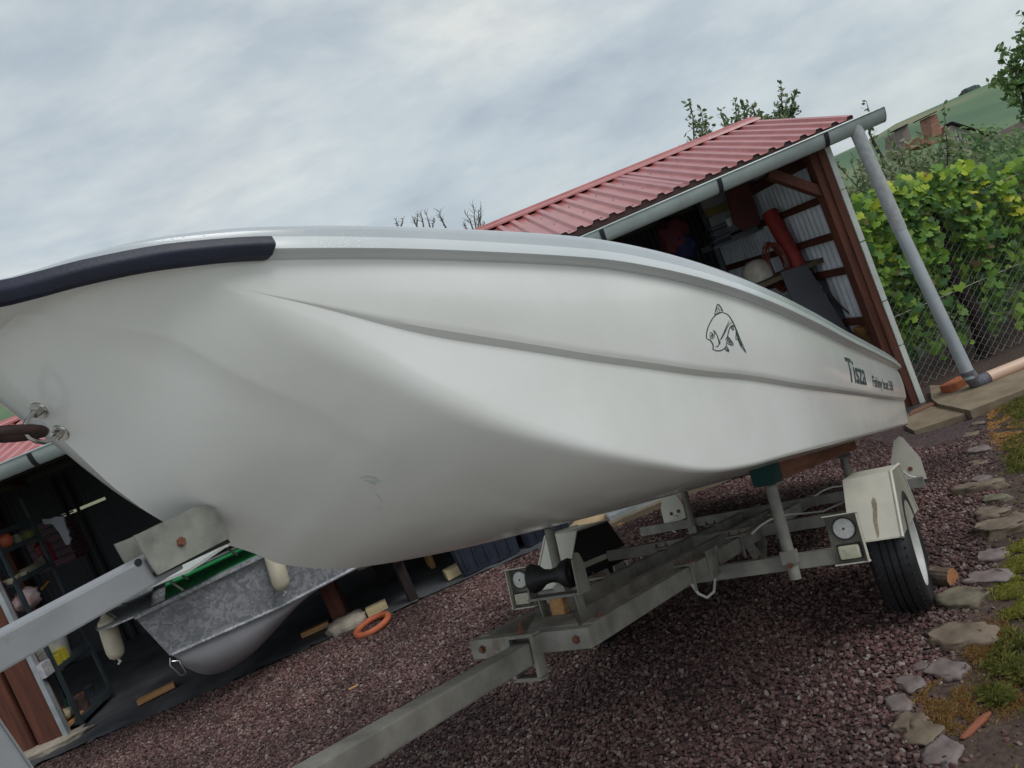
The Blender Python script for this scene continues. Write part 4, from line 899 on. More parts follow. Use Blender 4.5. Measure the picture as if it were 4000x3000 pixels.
# concrete footings of the posts
foots=[(G(1362,2452),.19,.13,.08,'pale rough concrete footing under the middle shed post'),(G(1440,2225)+V(0,.25,0),.20,.20,.13,'round concrete lump with a short post stub further inside the shed'),(V(-4.82,6.98,.0),.42,.16,.05,'low rough concrete footing under the left double post')]
for i,(p,a,b,c,lab) in enumerate(foots):
    o=solo('post_footing',rock(nb(),(0,0,0),(a,b,c),seed=40+i,amp=.3,fr=3),M_conc,lab,'footing','concrete footings of the shed posts',smooth='all'); o.location=p+V(0,0,.03)
p=G(1440,2225)+V(0,.25,0); sp_('post_stub',box(nb(),(p.x-.03,p.y,.34),(.08,.08,.45)),M_brown)
# timber offcuts on the membrane
def offcut(px,py,s,rz,m,lab,name='timber_offcut',rx=0,dz=0):
    p=G(px,py); o=solo(name,box(nb(),(0,0,0),s,bev=.004),m,lab,'wood piece','timber offcuts on the shed floor'); o.location=p+V(0,0,.025+s[2]/2+dz); o.rotation_euler=(rx,0,rz); return o
offcut(620,2725,(.34,.085,.045),.25,M_raww,'long orange timber offcut lying on the membrane nearest the left post')
offcut(1240,2475,(.27,.06,.045),.08,M_raww,'orange timber offcut lying left of the middle post footing')
offcut(1482,2398,(.19,.09,.07),.15,M_pale,'pale timber block behind the orange ring')
offcut(1780,2260,(.15,.11,.09),.3,M_pale,'pale cube of timber beside the nearer dark storage box')
offcut(1692,2222,(.05,.13,.15),.35,M_raww,'orange brown timber wedge standing behind the pale cube',rx=.15)
offcut(1712,2205,(.04,.12,.15),-.2,M_browny,'reddish timber piece leaning on the orange wedge',rx=-.12)
# orange ring
rp_=G(1462,2458); bm=nb(); pts=[Vector((math.cos(2*math.pi*k/36)*.150,math.sin(2*math.pi*k/36)*.150,0)) for k in range(37)]
tube(bm,pts,.027,14,cap=False); o=solo('rubber_ring',bm,mat('orange_rubber',(.42,.105,.045),.7,var=.15,vscale=12,bump=.3,bscale=60),'orange ring lying on the gravel in front of the middle post','ring',smooth=True); o.location=rp_+V(0,0,.04); o.rotation_euler=(R(3),R(-4),0)
# storage boxes
M_tote=mat('navy_tote',(.022,.028,.045),.55,var=.2,vscale=5)
def tote(p,w,d,h,rz,lab):
    t=thing('storage_box',lab,'storage box',p,rz,'dark storage boxes')
    bm=nb(); v=[]
    a=[Vector((sx*w/2*.9,sy*d/2*.88,0)) for sx,sy in ((-1,-1),(1,-1),(1,1),(-1,1))]; b=[Vector((sx*w/2,sy*d/2,h)) for sx,sy in ((-1,-1),(1,-1),(1,1),(-1,1))]
    A=[bm.verts.new(x) for x in a];B=[bm.verts.new(x) for x in b]
    bm.faces.new(A[::-1]);bm.faces.new(B)
    for k in range(4): bm.faces.new((A[k],A[(k+1)%4],B[(k+1)%4],B[k]))
    bmesh.ops.bevel(bm,geom=[e for e in bm.edges if abs(e.verts[0].co.z-e.verts[1].co.z)>.1],offset=.025,segments=3,affect='EDGES')
    for k in range(5): box(bm,((k-2)*w*.17,-d/2*.955,h*.5),(.012,.02,h*.75))
    obj('tub',bm,M_tote,t); bm=nb(); box(bm,(0,0,h+.014),(w*1.04,d*1.05,.032),bev=.008); box(bm,(0,-d/2*1.03,h-.02),(w*.25,.02,.05),bev=.004); obj('lid',bm,M_tote,t)
p=G(1925,2230); tote(p+V(0,.28,.03),.62,.42,.40,.05,'nearer dark navy storage box on the membrane, beside the timber blocks')
p=G(2080,2160); tote(p+V(.18,.30,.03),.48,.42,.36,.02,'farther dark navy storage box, close to the left mudguard')
# stone and metal sill behind the left mudguard
c4=lambda x,y:(1800+.4521*x,1800+.4521*y)
p=G(*c4(1180,560)); o=solo('sandstone_block',rock(nb(),(0,0,0),(.36,.16,.09),seed=60,amp=.18),mat('tan_stone',(.38,.27,.15),.9,col2=(.48,.36,.22),vscale=6,bump=.4,bscale=30),'tan flat stone block on the gravel behind the left mudguard','stone',smooth='all'); o.location=p+V(.1,.1,.03); o.rotation_euler=(0,0,.2)
p=G(*c4(1520,480)); bm=nb(); box(bm,(0,0,.05),(.50,.16,.10),bev=.006); o=solo('threshold_box',bm,mat('pale_metal_sill',(.42,.45,.47),.5,.3,var=.15,vscale=8),'pale metal covered sill on the ground behind the trailer','sill'); o.location=p+V(.02,.08,-.0); o.rotation_euler=(0,0,.03)
p=G(*c4(2050,300)); bm=nb(); prism(bm,[(-.9,0,0),(.9,0,0),(.9,.5,0),(-.9,.5,0)],(0,0,.06)); o=solo('timber_platform',bm,M_slab,'low tan slab in the shed seen under the boat','slab'); o.location=p+V(0,.05,.0)
# ------------------------------------------------------------------ galvanised punt in the shed
M_punt=vor_metal('spangled_zinc',(.22,.23,.245),(.37,.38,.40),42,.45,.3); M_puntk=mat('punt_keel_grey',(.34,.34,.36),.55,.1,var=.1,vscale=3)
sb=lambda x,y:(300+.3617*x,2100+.3617*y)
zg=1.00
g0=PZ(*sb(620,850),zg); g1_=PZ(*sb(1930,215),zg)
dv=(g1_-g0); dv.z=0; dv.normalize()
if dv.x<.5: dv=Vector((.94,.34,0))
nv=Vector((-dv.y,dv.x,0))        # away from camera
PM=Matrix.Translation(Vector((g0.x,g0.y,0)))@Matrix((dv,nv,Vector((0,0,1)))).transposed().to_4x4()
PMi=PM.inverted(); 
def pl_(px,py,v=0): return PMi@plane(px,py,g0+nv*v,nv)
punt=thing('metal_punt','grey galvanised sheet metal punt with green floor stored in the shed','boat',mw=PM)
bmw=1.15
ch0=pl_(*sb(1010,1275),.05); 
ch1=pl_(*sb(2212,745),.05); st0=pl_(*sb(935,1255),.1)
Lb=3.6
def psec(x):
    """x from bow: port gunwale y=0,z=zg ; chine"""
    t=max(0,min(1,x/.30))
    zc=max(ch0.z+(ch1.z-ch0.z)*(x-ch0.x)/(ch1.x-ch0.x),ch0.z-.12) if x>ch0.x else ch0.z
    return zc
rows=[]
xs_=[ch0.x+(Lb-ch0.x)*i/24 for i in range(25)]
bow_g=0.0
zc_=lambda x: ch0.z+max(-.06,min(.30,(ch1.z-ch0.z)*(x-ch0.x)/(ch1.x-ch0.x)))
# side sheets (both), from gunwale to chine, rake at the bow
for s_,y0,y1 in ((0,0,.06),(1,bmw,bmw-.06)):
    rows=[]
    for i in range(25):
        t=i/24; xt=Lb*t; xb=ch0.x+(Lb-ch0.x)*t
        rows.append([(xt+(xb-xt)*k/6,y0+(y1-y0)*k/6,zg+(zc_(xb)-zg)*k/6) for k in range(7)])
    obj('side_sheet',skin(rows),M_punt,punt,smooth=True)
# bow plate
tipg=pl_(*sb(350,960),.25); tl_=pl_(*sb(250,930),.45)
bm=nb(); prism(bm,[(0,0,zg),(ch0.x,.06,ch0.z),(ch0.x,bmw-.06,ch0.z),(0,bmw,zg)],(-.004,0,0)); obj('bow_plate',bm,M_punt,punt)
bm=nb(); prism(bm,[(Lb,0,zg),(Lb,.06,zc_(Lb)),(Lb,bmw-.06,zc_(Lb)),(Lb,bmw,zg)],(.004,0,0)); obj('stern_plate',bm,M_punt,punt)
# gunwale flange and bow apron
bm=nb(); box(bm,(Lb/2,-.0,zg+.004),(Lb,.085,.008)); box(bm,(Lb/2,bmw,zg+.004),(Lb,.085,.008)); box(bm,(Lb/2,-.043,zg-.006),(Lb,.004,.028))
obj('gunwale_flange',bm,M_punt,punt)
bm=nb(); ap=[Vector((-.0,-.045,0)),Vector((-.16,.0,0)),Vector((-.27,.13,0)),Vector((-.30,.30,0)),Vector((-.30,bmw-.3,0)),Vector((-.27,bmw-.13,0)),Vector((-.16,bmw,0)),Vector((0,bmw+.045,0))]
prism(bm,[p_+V(0,0,zg+.010) for p_ in ap]+[V(.12,bmw+.045,zg+.010),V(.12,-.045,zg+.010)],(0,0,-.012)); obj('bow_apron',bm,M_punt,punt)
bm=nb(); box(bm,(Lb/2+.10,bmw/2,zg-.012),(Lb-.25,bmw-.14,.01)); obj('green_floor',bm,mat('green_turf',(.02,.30,.09),.9,var=.2,vscale=30,bump=.5,bscale=150,bdist=.004),punt)
tube_=nb(); tube(tube_,[(ch0.x+.01,.055,ch0.z)]+[(x,.055,zc_(x)) for x in xs_[1:]],.016,8); obj('chine_seam',tube_,M_punt,punt,smooth=True)
# rounded belly under the chine
bx=[(ch0.x+.01,.0),(ch0.x+.03,.16),(ch0.x+.09,.29),(ch0.x+.18,.37),(ch0.x+.32,.395),(ch0.x+.48,.37),(ch0.x+.68,.29),(ch0.x+.90,.17),(ch0.x+1.15,.06),(ch0.x+1.45,.0)]
bc=curve(bx); rows=[]
for i in range(33):
    x=ch0.x+.01+1.44*i/32; d_=bc(x); rows.append([(x,.07+(bmw-.14)*(.5-.5*math.cos(math.pi*k/16)), zc_(x)-.005-d_*math.sin(math.pi*k/16)**.8) for k in range(17)])
obj('belly',skin(rows),M_puntk,punt,smooth=True)
bm=nb(); hk=Vector((ch0.x-.005,.03,ch0.z-.01)); tube(bm,[hk,hk+V(-.02,-.01,-.05),hk+V(.015,-.01,-.16),hk+V(.055,-.01,-.165),hk+V(.045,-.01,-.05),hk+V(.0,0,-.03)],.006,8); obj('snap_hook',bm,M_chrome,punt,smooth=True)
# rods and lid board above the punt
lid=thing('white_lid_board','off white board raised on short rods above the punt','board',mw=PM)
l0=(PMi@PZ(*sb(0,835),zg+.17)); l1=(PMi@PZ(*sb(1220,372),zg+.17)); l2=(PMi@PZ(*sb(1600,112),zg+.17))
bm=nb(); prism(bm,[l0+V(-.3,-.02,0),l1,l2,l2+V(1.2,-.05,0),l2+V(1.2,.62,0),l0+V(-.3,.62,0)],(0,0,.022)); obj('panel',bm,mat('weathered_white_board',(.48,.50,.47),.7,var=.1,vscale=5),lid)
for px,py in ((430,868),(1150,568),(1735,192)):
    b_=PMi@PZ(*sb(px,py),zg+.01)
    obj('rod',tube(nb(),[b_,b_+V(-.09,.02,.165)],.010,10),M_zinc,lid,smooth=True)
    obj('rod',tube(nb(),[b_+V(.05,.45,0),b_+V(-.04,.45,.165)],.010,10),M_zinc,lid,smooth=True)
# trestle that carries the punt
for x in (2.0,3.2):
    pw=PM@V(x,.3,0); z=zc_(x)-bc(x)-.0 if x<2.9 else zc_(x)
    t=thing('trestle',('nearer' if x<2.5 else 'farther')+' dark timber trestle holding up the galvanised punt','trestle',mw=PM)
    obj('top_bar',box(nb(),(x,.57,z-.06),(.10,1.2,.10)),M_dark,t)
    for y in (.1,1.05): obj('leg',box(nb(),(x,y,(z-.1)/2+.01),(.08,.08,z-.12)),M_dark,t)
# fenders hanging from the punt
def fender(px,py,lab,hh=.33,r=.066,tilt=.12,v=-.06):
    p=PM@pl_(px,py,v); t=thing('boat_fender',lab,'fender',p,0,'cream boat fenders')
    t.rotation_euler=(0,tilt,0)
    prof=[(0,-hh/2),(.03,-hh/2),(.055,-hh/2+.02),(r,-hh/2+.06),(r*1.02,0),(r,hh/2-.06),(.06,hh/2-.02),(.035,hh/2+.0),(.02,hh/2+.03),(0,hh/2+.03)]
    obj('float_body',lathe(nb(),prof,seg=28),mat('cream_vinyl',(.55,.50,.38),.5,var=.12,vscale=9),t,smooth=True)
    obj('tail_knot',tube(nb(),[(0,0,-hh/2),(.012,0,-hh/2-.03),(-.012,.01,-hh/2-.05)],.009,6),M_white,t)
    obj('rope',tube(nb(),[(0,0,hh/2),(.01,0,hh/2+.08),(-.01,0,hh/2+.14),(0,0,hh/2+.20)],.010,8),M_white,t,smooth=True)
fender(*sb(372,1085),'cream boat fender hanging at the bow of the punt',v=.25)
fender(1083,2225,'cream boat fender against the side of the punt, right below the white hull',hh=.34,r=.07)
# ------------------------------------------------------------------ shelf rack on the left
M_rack=mat('rack_steel',(.065,.085,.095),.5,.4,var=.15,vscale=8)
L0=lambda x,y:(x*.3014,1900+y*.3014); L1=lambda x,y:(x*.3618,2400+y*.3618)
XS_=-4.5
ya=max(PX(258,2890,XS_).y,7.13); yb=PX(438,2695,XS_).y; yb=max(yb,ya+.5)
rack=thing('shelf_rack','grey steel shelf rack full of cans and boxes behind the left shed post','shelf',(XS_-.22,(ya+yb)/2,.02))
hx,hy=.22,(yb-ya)/2
for sx in (-1,1):
    for sy in (-1,1):
        bm=nb(); box(bm,(sx*hx,sy*hy,1.1),(.004,.038,2.2)); box(bm,(sx*(hx-.018),sy*(hy+.001),1.1),(.034,.004,2.2)); obj('upright',bm,M_rack,rack)
lv=[PX(*L1(970,1060),XS_).z, PX(*L1(720,520),XS_).z, PX(*L0(370,1160),XS_).z, PX(*L0(300,735),XS_).z, 1.98]
for z in lv: obj('shelf',box(nb(),(0,0,z-.02-.0),(2*hx-.01,2*hy-.01,.045)),M_rack,rack)
def on_rack(px,py,dx=-.08): 
    return PX(px,py,XS_+dx)
def item(name,bm,m,lab,cat,loc,smooth=False,rz=0,group=None):
    o=solo(name,bm,m,lab,cat,group,smooth); o.location=loc; o.rotation_euler=(0,0,rz); return o
sh=lambda i:lv[i]+.004
# bucket
def bucket(loc,lab):
    t=thing('bucket',lab,'bucket',loc)
    obj('pail',lathe(nb(),[(0,0),(.115,0),(.12,.005),(.15,.25),(.157,.25),(.157,.275),(.145,.275),(.115,.02),(0,.02)],seg=36),M_white,t,smooth=True)
    obj('handle',tube(nb(),[(-.155,0,.22),(-.14,-.10,.14),(-.05,-.16,.10),(.05,-.16,.10),(.14,-.10,.14),(.155,0,.22)],.003,6),M_zinc,t,smooth=True)
b_=on_rack(*L1(620,385),-.20); bucket(V(b_.x-.08,b_.y-.08,sh(1)),'large white plastic bucket with a wire handle on the middle rack shelf')
bpy.data.objects['bucket'].scale=(1.7,1.7,1.55)
b_=on_rack(*L1(470,600),-.05); item('carton',box(nb(),(0,0,.065),(.09,.14,.13),bev=.003),mat('printed_white_card',(.55,.53,.52),.7,col2=(.30,.30,.36),vscale=22),'small white printed carton in front of the white bucket','carton',V(b_.x,b_.y,sh(1)))
b_=on_rack(*L1(590,490),-.06); item('yellow_carton',box(nb(),(0,0,.055),(.08,.06,.11),bev=.003),mat('yellow_card',(.50,.42,.04),.6,var=.1),'yellow carton beside the white printed carton','carton',V(b_.x,b_.y,sh(1)))
b_=on_rack(*L1(670,440),-.06); item('yellow_carton',box(nb(),(0,0,.065),(.08,.08,.13),bev=.003),mat('yellow_card',(.5,.42,.04)),'taller yellow carton nearest the bucket','carton',V(b_.x,b_.y,sh(1)))
b_=on_rack(*L1(650,960),-.15); item('folded_cloth',rock(nb(),(0,0,.05),(.07,.09,.05),seed=71,amp=.35),mat('beige_cloth',(.38,.33,.22),.9),'crumpled beige cloth on the lowest rack shelf','cloth',V(b_.x,b_.y,sh(0)+.05),smooth='all')
b_=on_rack(*L1(850,930),-.12); item('paint_tin',lathe(nb(),[(0,0),(.07,0),(.072,.004),(.072,.15),(.066,.152),(.064,.145),(0,.145)],seg=28),mat('dark_tin',(.02,.025,.02),.4,col2=(.12,.06,.06),vscale=14),'dark paint tin on the lowest rack shelf','tin',V(b_.x,b_.y,sh(0)),smooth=True)
b_=on_rack(*L1(740,950),-.12); item('green_bottle',lathe(nb(),[(0,0),(.045,0),(.048,.01),(.048,.14),(.02,.19),(.018,.22),(0,.22)],seg=24),mat('green_glass',(.01,.05,.025),.3),'dark green bottle beside the dark paint tin','bottle',V(b_.x,b_.y,sh(0)),smooth=True)
b_=on_rack(*L1(780,1110),-.1); item('plank_offcut',box(nb(),(0,0,.02),(.06,.28,.03)),M_raww,'plank offcut along the front of the lowest rack shelf','wood piece',V(b_.x,b_.y,sh(0)))
b_=on_rack(*L0(45,750),-.1); item('orange_float',lathe(nb(),[(0,0),(.04,.005),(.075,.035),(.088,.085),(.075,.135),(.04,.165),(0,.17)],seg=28),mat('orange_plastic',(.45,.10,.05),.5),'orange round float on the top rack shelf','float',V(b_.x,b_.y,sh(3)),smooth=True)
b_=on_rack(*L0(390,610),-.1); item('small_carton',box(nb(),(0,0,.04),(.10,.17,.08)),mat('olive_card',(.16,.16,.03),.7,var=.3),'olive green carton on the top rack shelf','carton',V(b_.x,b_.y,sh(3)))
b_=on_rack(*L0(590,870),-.1); item('red_canister',lathe(nb(),[(0,0),(.07,0),(.075,.01),(.075,.20),(.05,.23),(.02,.24),(0,.24)],seg=28),mat('dark_red_plastic',(.16,.015,.025),.5),'dark red canister on the second rack shelf','canister',V(b_.x,b_.y,sh(2)),smooth=True)
for k,(x,y,r_,lab) in enumerate(((110,1150,.075,'stack of cream bowls on the second rack shelf'),(270,1110,.055,'small cream dish beside the stack of bowls'))):
    b_=on_rack(*L0(x,y),-.06); item('bowl',lathe(nb(),[(0,0),(r_*.6,0),(r_,.05),(r_*.95,.05),(r_*.55,.012),(0,.012)],seg=28),mat('cream_ceramic',(.52,.45,.32),.4),lab,'bowl',V(b_.x,b_.y,sh(2)),smooth=True)
b_=on_rack(*L0(590,1300),-.1); item('orange_tool_handle',tube(nb(),[(0,-.07,0),(0,.07,.03)],.012,10,rs=None),mat('orange_handle',(.50,.20,.04),.5),'orange tool handle hanging under the second rack shelf','tool',V(b_.x,b_.y,b_.z))
b_=on_rack(*L0(380,1540),-.1); item('paper_bag',rock(nb(),(0,0,.06),(.09,.15,.09),seed=77,amp=.45,fr=2.6),mat('white_paper',(.52,.47,.47),.8,col2=(.40,.20,.20),vscale=12),'crumpled white and red paper bag beside the bucket','bag',V(b_.x,b_.y,b_.z),smooth='all')
for (lx,ly,lvl,kind,col,lab,cat) in ((430,640,3,'jar',(.10,.12,.10),'small grey green jar on the top rack shelf beside the olive carton','jar'),(200,640,3,'jar',(.22,.20,.15),'pale jar between the orange float and the olive carton','jar'),
  (430,950,2,'carton',(.16,.13,.10),'dull brown flat carton on the second rack shelf','carton'),(520,930,2,'jar',(.13,.12,.11),'dark jar at the far end of the second rack shelf','jar'),
  (330,1000,2,'carton',(.25,.21,.14),'small tan carton behind the cream dish','carton')):
    b_=on_rack(lx*1.0,ly*1.0,-.1) if False else on_rack(*L0(lx,ly),-.1); h_=.09
    bm_=lathe(nb(),[(0,0),(.035,0),(.037,.005),(.037,.07),(.028,.085),(.030,.10),(0,.10)],seg=20) if kind=='jar' else box(nb(),(0,0,.035),(.10,.11,.07),bev=.003)
    item(kind if kind=='jar' else 'small_carton',bm_,mat(lab.replace(' ','_')[:24],col,.6,var=.2,vscale=20),lab,cat,V(b_.x,b_.y,sh(lvl)),smooth=kind=='jar')
for (lx,ly,col,lab) in ((620,820,(.14,.02,.04),'maroon pot on the lowest rack shelf behind the green bottle'),(800,800,(.20,.08,.03),'rusty orange pot at the back of the lowest rack shelf'),(960,860,(.05,.06,.07),'dark grey pot at the far end of the lowest rack shelf')):
    b_=on_rack(*L1(lx,ly),-.26); item('pot',lathe(nb(),[(0,0),(.05,0),(.065,.11),(.07,.115),(.06,.11),(.045,.01),(0,.01)],seg=24),mat(lab.replace(' ','_')[:24],col,.6,var=.25,vscale=20),lab,'pot',V(b_.x,b_.y,sh(0)),smooth=True)
# hanging plastic bag and crate stack behind the rack
pts=[(545,425),(640,425),(720,392),(815,395),(850,560),(885,590),(880,640),(912,680),(895,755),(865,760),(840,720),(760,600),(680,490),(575,490)]
bm=nb(); P_=[PY(*L0(x,y),8.1) for x,y in pts]; cc=sum(P_,Vector())/len(P_); 
prism(bm,P_,(0,.03,0)); bmesh.ops.subdivide_edges(bm,edges=bm.edges,cuts=2)
bmesh.ops.triangulate(bm,faces=[f for f in bm.faces if len(f.verts)>4])
for v in bm.verts: v.co.y+=.025*noise.noise(v.co*14)
solo('plastic_bag',bm,mat('milky_plastic',(.42,.44,.50),.5),'milky plastic bag hanging from the rack upright in the dark','bag')
cs=thing('tray_stack','stack of dark slatted fruit trays behind the hanging plastic bag','tray stack',PY(*L0(860,990),8.5))
for k in range(6):
    bm=nb(); h=.085
    for dx,dy,sx,sy in ((0,-.16,.42,.012),(0,.16,.42,.012),(-.20,0,.012,.32),(.20,0,.012,.32)): 
        box(bm,(dx,dy,k*h+.035),(sx,sy,.022)); box(bm,(dx,dy,k*h+.065),(sx,sy,.018))
    box(bm,(0,0,k*h+.012),(.42,.32,.008)); obj('tray',bm,mat('maroon_plastic',(.09,.03,.05),.5,var=.3,vscale=20),cs)
# ------------------------------------------------------------------ right bay contents
R1=lambda x,y:(2400+x*.3617,700+y*.3617); R2=lambda x,y:(2500+x*.4521,700+y*.4521)
yy=8.9
a=PY(*R1(905,250),yy); b=PY(*R1(1160,960),yy)
rk=thing('tall_rack','blue grey steel rack in the right bay holding a white panel and tool boxes','shelf',(0,0,0))
obj('upright',box(nb(),((a.x+b.x)/2,yy,1.2),(.05,.05,2.6)),M_rack,rk); obj('upright',box(nb(),((a.x+b.x)/2+1.0,yy,1.2),(.05,.05,2.6)),M_rack,rk)
z=PY(*R1(1330,620),yy).z; obj('shelf',box(nb(),((a.x+b.x)/2+.5,yy+.18,z),(1.05,.42,.07)),mat('grey_shelf',(.17,.18,.19),.6,var=.1),rk)
xr=(a.x+b.x)/2
w0=PY(*R1(1060,330),yy-.02); item('fibreboard_sheet',prism(nb(),[PY(*R1(*q),yy+.1) for q in ((905,235),(1190,120),(1245,300),(960,420))],(0,.02,0)),mat('grey_white_panel',(.36,.34,.34),.7,var=.08),'pale panel leaning high in the right bay rack','panel',(0,0,0))
item('yellow_strip',prism(nb(),[PY(*R1(*q),yy+.09) for q in ((925,350),(1240,250),(1260,330),(940,435))],(0,-.02,0)),mat('ochre_board',(.26,.21,.07),.7),'ochre board strip below the pale panel','board',(0,0,0))
for k in range(6):
    p=PY(*R1(1090+12*k,515+33*k),yy-.05); item('file_box',box(nb(),(0,0,0),(.22,.16,.028)),mat('tool_tray_blue' if k%2 else 'tool_tray_dark',(.03,.04,.10) if k%2 else (.10,.10,.11),.5),'%s thin tool tray in the pile under the ochre board'%(['topmost','second','third','fourth','fifth','lowest'][k]),'tool tray',p,group='tool trays on the right bay rack')
p=PY(*R1(1240,470),yy-.1); item('white_cup',lathe(nb(),[(0,0),(.035,0),(.045,.09),(.04,.09),(.03,.01),(0,.01)],seg=20),M_white,'white cup beside the pile of tool trays','cup',p-V(0,0,.04),smooth=True)
item('red_brown_board',prism(nb(),[PY(*R1(*q),8.6) for q in ((1195,110),(1440,20),(1590,470),(1410,570),(1300,480))],(0,.03,0)),mat('red_brown_ply',(.10,.045,.04),.8,col2=(.16,.05,.045),vscale=4),'red brown board hanging from the shed roof in the right bay','board',(0,0,0))
item('red_bag',rock(nb(),(0,0,0),(.17,.12,.20),seed=90,amp=.4,fr=2),mat('dark_red_fabric',(.11,.02,.03),.8),'dark red bag in the dark right bay above the gunwale','bag',PY(*R1(640,610),8.6),smooth='all')
item('blue_bag',rock(nb(),(0,0,0),(.12,.12,.14),seed=91,amp=.4,fr=2),mat('dark_blue_fabric',(.015,.02,.08),.8),'dark blue bag beside the dark red bag','bag',PY(*R1(745,720),8.6),smooth='all')
# red roll, boards, coil, tub
a=PY(*R1(1675,360),8.25); b=PY(*R1(1985,925),8.0)
item('red_roll',tube(nb(),[a,b,b+(b-a)*.9],.085,20),mat('red_roll_fabric',(.30,.035,.03),.6,var=.25,vscale=8,bump=.3,bscale=12,bdist=.01),'long red rolled tarp leaning on the corrugated side wall','roll',(0,0,0),smooth=True)
M_board=mat('slate_grey_board',(.075,.078,.092),.6,var=.12,vscale=3)
item('grey_board',prism(nb(),[PY(*R2(*q),y_) for q,y_ in (((1215,800),7.75),((1440,738),7.75),((1790,1300),7.55),((1470,1420),7.55))],(0,.018,0)),M_board,'nearer slate grey board leaning below the red roll','board',(0,0,0))
item('grey_board',prism(nb(),[PY(*R2(*q),y_) for q,y_ in (((1555,855),7.9),((1745,800),7.9),((1990,1350),7.7),((1800,1400),7.7))],(0,.018,0)),M_board,'slate grey board leaning beside the corner post','board',(0,0,0))
p0=PY(*R2(2000,1350),7.45)
bm=nb(); box(bm,(0,0,-.25),(.20,.20,.62),bev=.008); o=item('timber_block',bm,mat('scorched_timber',(.40,.20,.06),.8,col2=(.015,.010,.008),vscale=5),'upright timber block with scorched black face just above the boat stern','wood piece',PY(*R2(1970,1300),7.45))
cx=PY(*R2(1190,760),8.0); bm=nb()
tube(bm,[cx+V(math.cos(t_*.35)*(.09+.05*noise.noise(Vector((t_*.11,1,0))))+.02*math.sin(t_*.05),.06*math.sin(t_*.21),math.sin(t_*.35)*(.27+.05*noise.noise(Vector((t_*.13,5,0))))) for t_ in range(150)],.0075,5,cap=False)
item('cable_coil',bm,mat('orange_red_cable',(.17,.035,.022),.6),'coil of orange red cable hanging beside the white tub','cable',(0,0,0),smooth=True)
p=PY(*R2(1005,800),8.0); o=item('white_tub',lathe(nb(),[(0,.13),(.06,.125),(.12,.09),(.15,.03),(.16,-.05),(.155,-.10),(.14,-.11)],seg=32),mat('dusty_white_plastic',(.48,.45,.40),.5,col2=(.30,.25,.22),vscale=6),'upturned dusty white tub on the bench in the right bay','tub',p,smooth=True)
bt=thing('workbench','dark workbench with tan top in the right bay behind the gunwale','bench',(p.x+.25,8.05,0))
zb=p.z-.14; obj('bench_top',box(nb(),(0,0,zb),(1.4,.6,.05)),mat('tan_bench',(.10,.075,.045),.7,var=.3,vscale=10),bt)
for sx in (-.62,.62): obj('leg',box(nb(),(sx,0,(zb-.2)/2),(.07,.5,zb+.15)),M_dark,bt)
# ------------------------------------------------------------------ plants
def leafmat(name,c1,c2,c3,yellow=.0):
    m=mat(name,c1,.55); t=m.node_tree; b=t.nodes['Principled BSDF']; b.inputs['Specular IOR Level'].default_value=.3
    g=t.nodes.new('ShaderNodeNewGeometry'); rp=t.nodes.new('ShaderNodeValToRGB')
    rp.color_ramp.elements.new(.5); rp.color_ramp.elements.new(.93)
    for e_,p_,c in zip(rp.color_ramp.elements,(0,.45,.80,1),(c1,c2,c3,c3)): e_.position=p_; e_.color=(*c,1)
    t.links.new(g.outputs['Random Per Island'],rp.inputs['Fac']); t.links.new(rp.outputs['Color'],b.inputs['Base Color'])
    tr_=t.nodes.new('ShaderNodeBsdfTranslucent'); ms=t.nodes.new('ShaderNodeMixShader'); ms.inputs[0].default_value=.28
    hs=t.nodes.new('ShaderNodeHueSaturation'); hs.inputs['Value'].default_value=1.5; t.links.new(rp.outputs['Color'],hs.inputs['Color']); t.links.new(hs.outputs['Color'],tr_.inputs['Color'])
    t.links.new(b.outputs[0],ms.inputs[1]); t.links.new(tr_.outputs[0],ms.inputs[2]); t.links.new(ms.outputs[0],t.nodes['Material Output'].inputs['Surface'])
    return m
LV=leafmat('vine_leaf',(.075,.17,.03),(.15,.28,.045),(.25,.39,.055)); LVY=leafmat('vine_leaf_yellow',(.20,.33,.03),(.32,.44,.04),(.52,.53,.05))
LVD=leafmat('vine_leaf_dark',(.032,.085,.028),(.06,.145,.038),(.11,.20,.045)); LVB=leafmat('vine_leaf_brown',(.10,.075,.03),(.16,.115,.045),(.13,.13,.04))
LP=leafmat('pear_leaf',(.06,.10,.05),(.13,.18,.08),(.24,.28,.15)); LS=leafmat('shrub_leaf',(.045,.10,.032),(.09,.17,.05),(.17,.25,.09)); LS2=leafmat('grey_green_leaf',(.07,.10,.045),(.14,.18,.075),(.24,.27,.14))
M_twig=mat('twig_bark',(.07,.055,.045),.9); M_stem=mat('dark_vine_trunk',(.022,.014,.014),.95,var=.4,vscale=20,bump=.8,bscale=50)
VINE=[(0,-.02),(.14,-.18),(.36,-.28),(.42,-.08),(.54,.10),(.43,.20),(.40,.42),(.25,.40),(.12,.52),(0,.70),(-.12,.52),(-.25,.40),(-.40,.42),(-.43,.20),(-.54,.10),(-.42,-.08),(-.36,-.28),(-.14,-.18)]
OVAL=[(0,0),(.20,.22),(.26,.5),(.16,.8),(0,1.02),(-.16,.8),(-.26,.5),(-.20,.22)]
